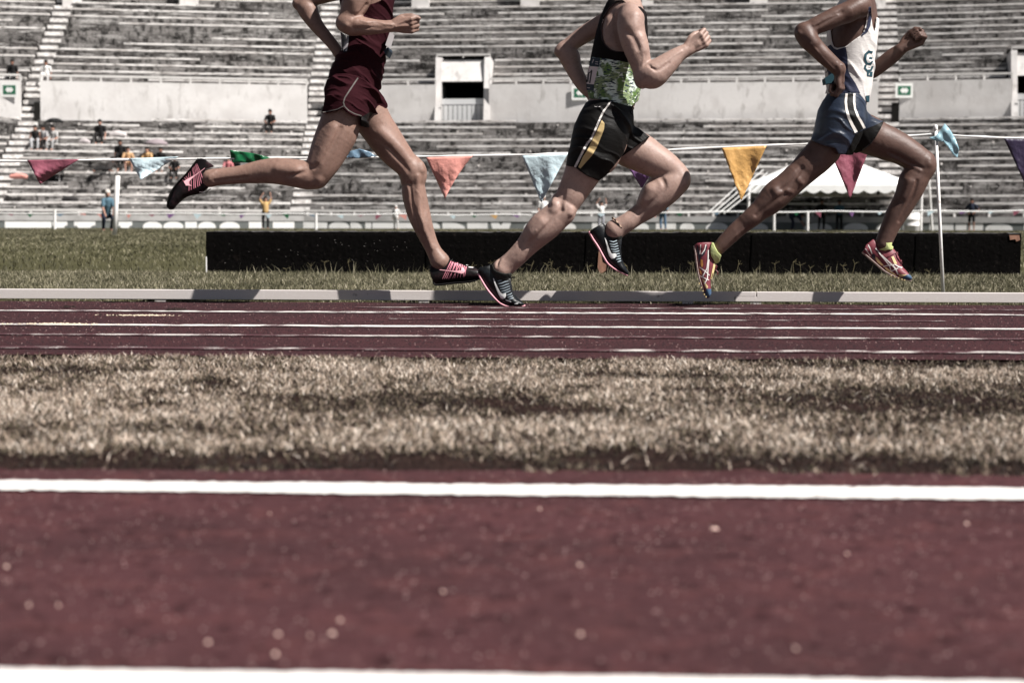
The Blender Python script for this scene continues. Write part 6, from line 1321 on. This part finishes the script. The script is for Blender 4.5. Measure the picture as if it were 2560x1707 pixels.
person(stand_pt(405, 5), 0, ('sit', 'knee'), blk, ((.60, .58, .56), .9), 'person in black with pale trousers at the right end of the seated group', 0)
person(stand_pt(438, 4), .1, ('sit', 'knee'), blk, (blk, .9), 'person in black partly hidden by the toe of the trailing shoe', 0, S_=.9)
person(stand_pt(572, 4), .1, ('sit', 'knee'), (.45, .16, .17), (blk, .9), 'person in a pinkish red shirt sitting under the trailing shin of the maroon runner', 1, S_=.9)
person(stand_pt(592, 4), -.2, ('sit', 'knee'), blk, (blk, .9), 'person in black beside the one in pinkish red under the trailing shin', 0, S_=.9)
person(stand_pt(122, 0, True), .1, ('sit', 'down'), (.68, .66, .64), (wht, .9), 'person in white sitting above the pale wall right of the left stairs', 0)
person(stand_pt(38, 0, True), .2, ('sit', 'down', 'long'), blk, (blk, .9), 'dark person sitting above the green exit sign at the left', 0)
def umbrella(px, row, r_, c, label, tilt=0.0):
    p = stand_pt(px, row); e = empty('umbrella', p, label, 'umbrella', 'umbrellas in the stand'); h = .95; v = [(p[0], p[1], p[2]+h)]; f = []; n = 8
    for k in range(1, 5):
        for a in range(n*3):
            t = 2*PI*a/(n*3); rr = r_*math.sin(k/4*1.35)/math.sin(1.35); sc = 1-.04*(1-abs(math.cos(t*n/2)))*k; v.append((p[0]+rr*math.cos(t)*sc, p[1]+rr*math.sin(t)*sc, p[2]+h-r_*.45*(1-math.cos(k/4*1.35))/(1-math.cos(1.35))))
    N_ = n*3
    for a in range(N_): f.append((0, 1+a, 1+(a+1) % N_))
    for k in range(3):
        for a in range(N_): b = 1+k*N_; f.append((b+a, b+N_+a, b+N_+(a+1) % N_, b+(a+1) % N_))
    o = build('canopy', v, f, col(c), e, True); m = o.modifiers.new('s', 'SOLIDIFY'); m.thickness = .01
    m = MB(); m.tube([(p[0], p[1], p[2]-.2), (p[0], p[1], p[2]+h+.05)], .012, 6); m.out('shaft', M_pole, e)
umbrella(393, 6, .62, (.24, .20, .21), 'grey umbrella open above the pale blue pennant')
umbrella(150, 3, .62, (.075, .13, .14), 'dull teal umbrella resting low in the stand right of the left stairs')
umbrella(140, 9, .48, (.012, .012, .012), 'black umbrella open above the seated pair at the left')
# bags and cloths left on the benches
def bag(px, row, w, h, c, label, upper=False):
    p = stand_pt(px, row, upper); F = Field((p[0]-w, p[1]-.4, p[2]-.2), (p[0]+w, p[1]+.4, p[2]+h+.3), .02)
    F.chain(spline([[p[0]-w*.6, p[1], p[2]+h*.4, h*.5, 1], [p[0], p[1], p[2]+h*.5, h*.58, 1], [p[0]+w*.6, p[1], p[2]+h*.35, h*.42, 1]], 4), .03); F.displace(wrinkle(.02, .6, .7, 14, 3), .06)
    o = F.out('bag', col(c), None); return tag(o, label, 'bag', 'bags on the benches')
bag(298, 9, .5, .34, (.50, .46, .45), 'pale cloth bundle beside the seated person in black at left')
bag(48, 3, .55, .24, (.60, .27, .23), 'coral coloured cloth lying on a bench beside the left stairs')
bag(176, 0, .5, .22, (.03, .028, .028), 'dark bundle at the foot of the stand left of the blue shirted man')
bag(1850, 1, .6, .3, (.02, .02, .022), 'dark bundle on a low bench at the left edge of the tent')
bag(215, 8, .3, .26, (.40, .36, .36), 'greyish pink bag on the bench near the left umbrella')
bag(1340, 3, .25, .3, (.6, .58, .56), 'small white bag on a bench behind the middle runner')
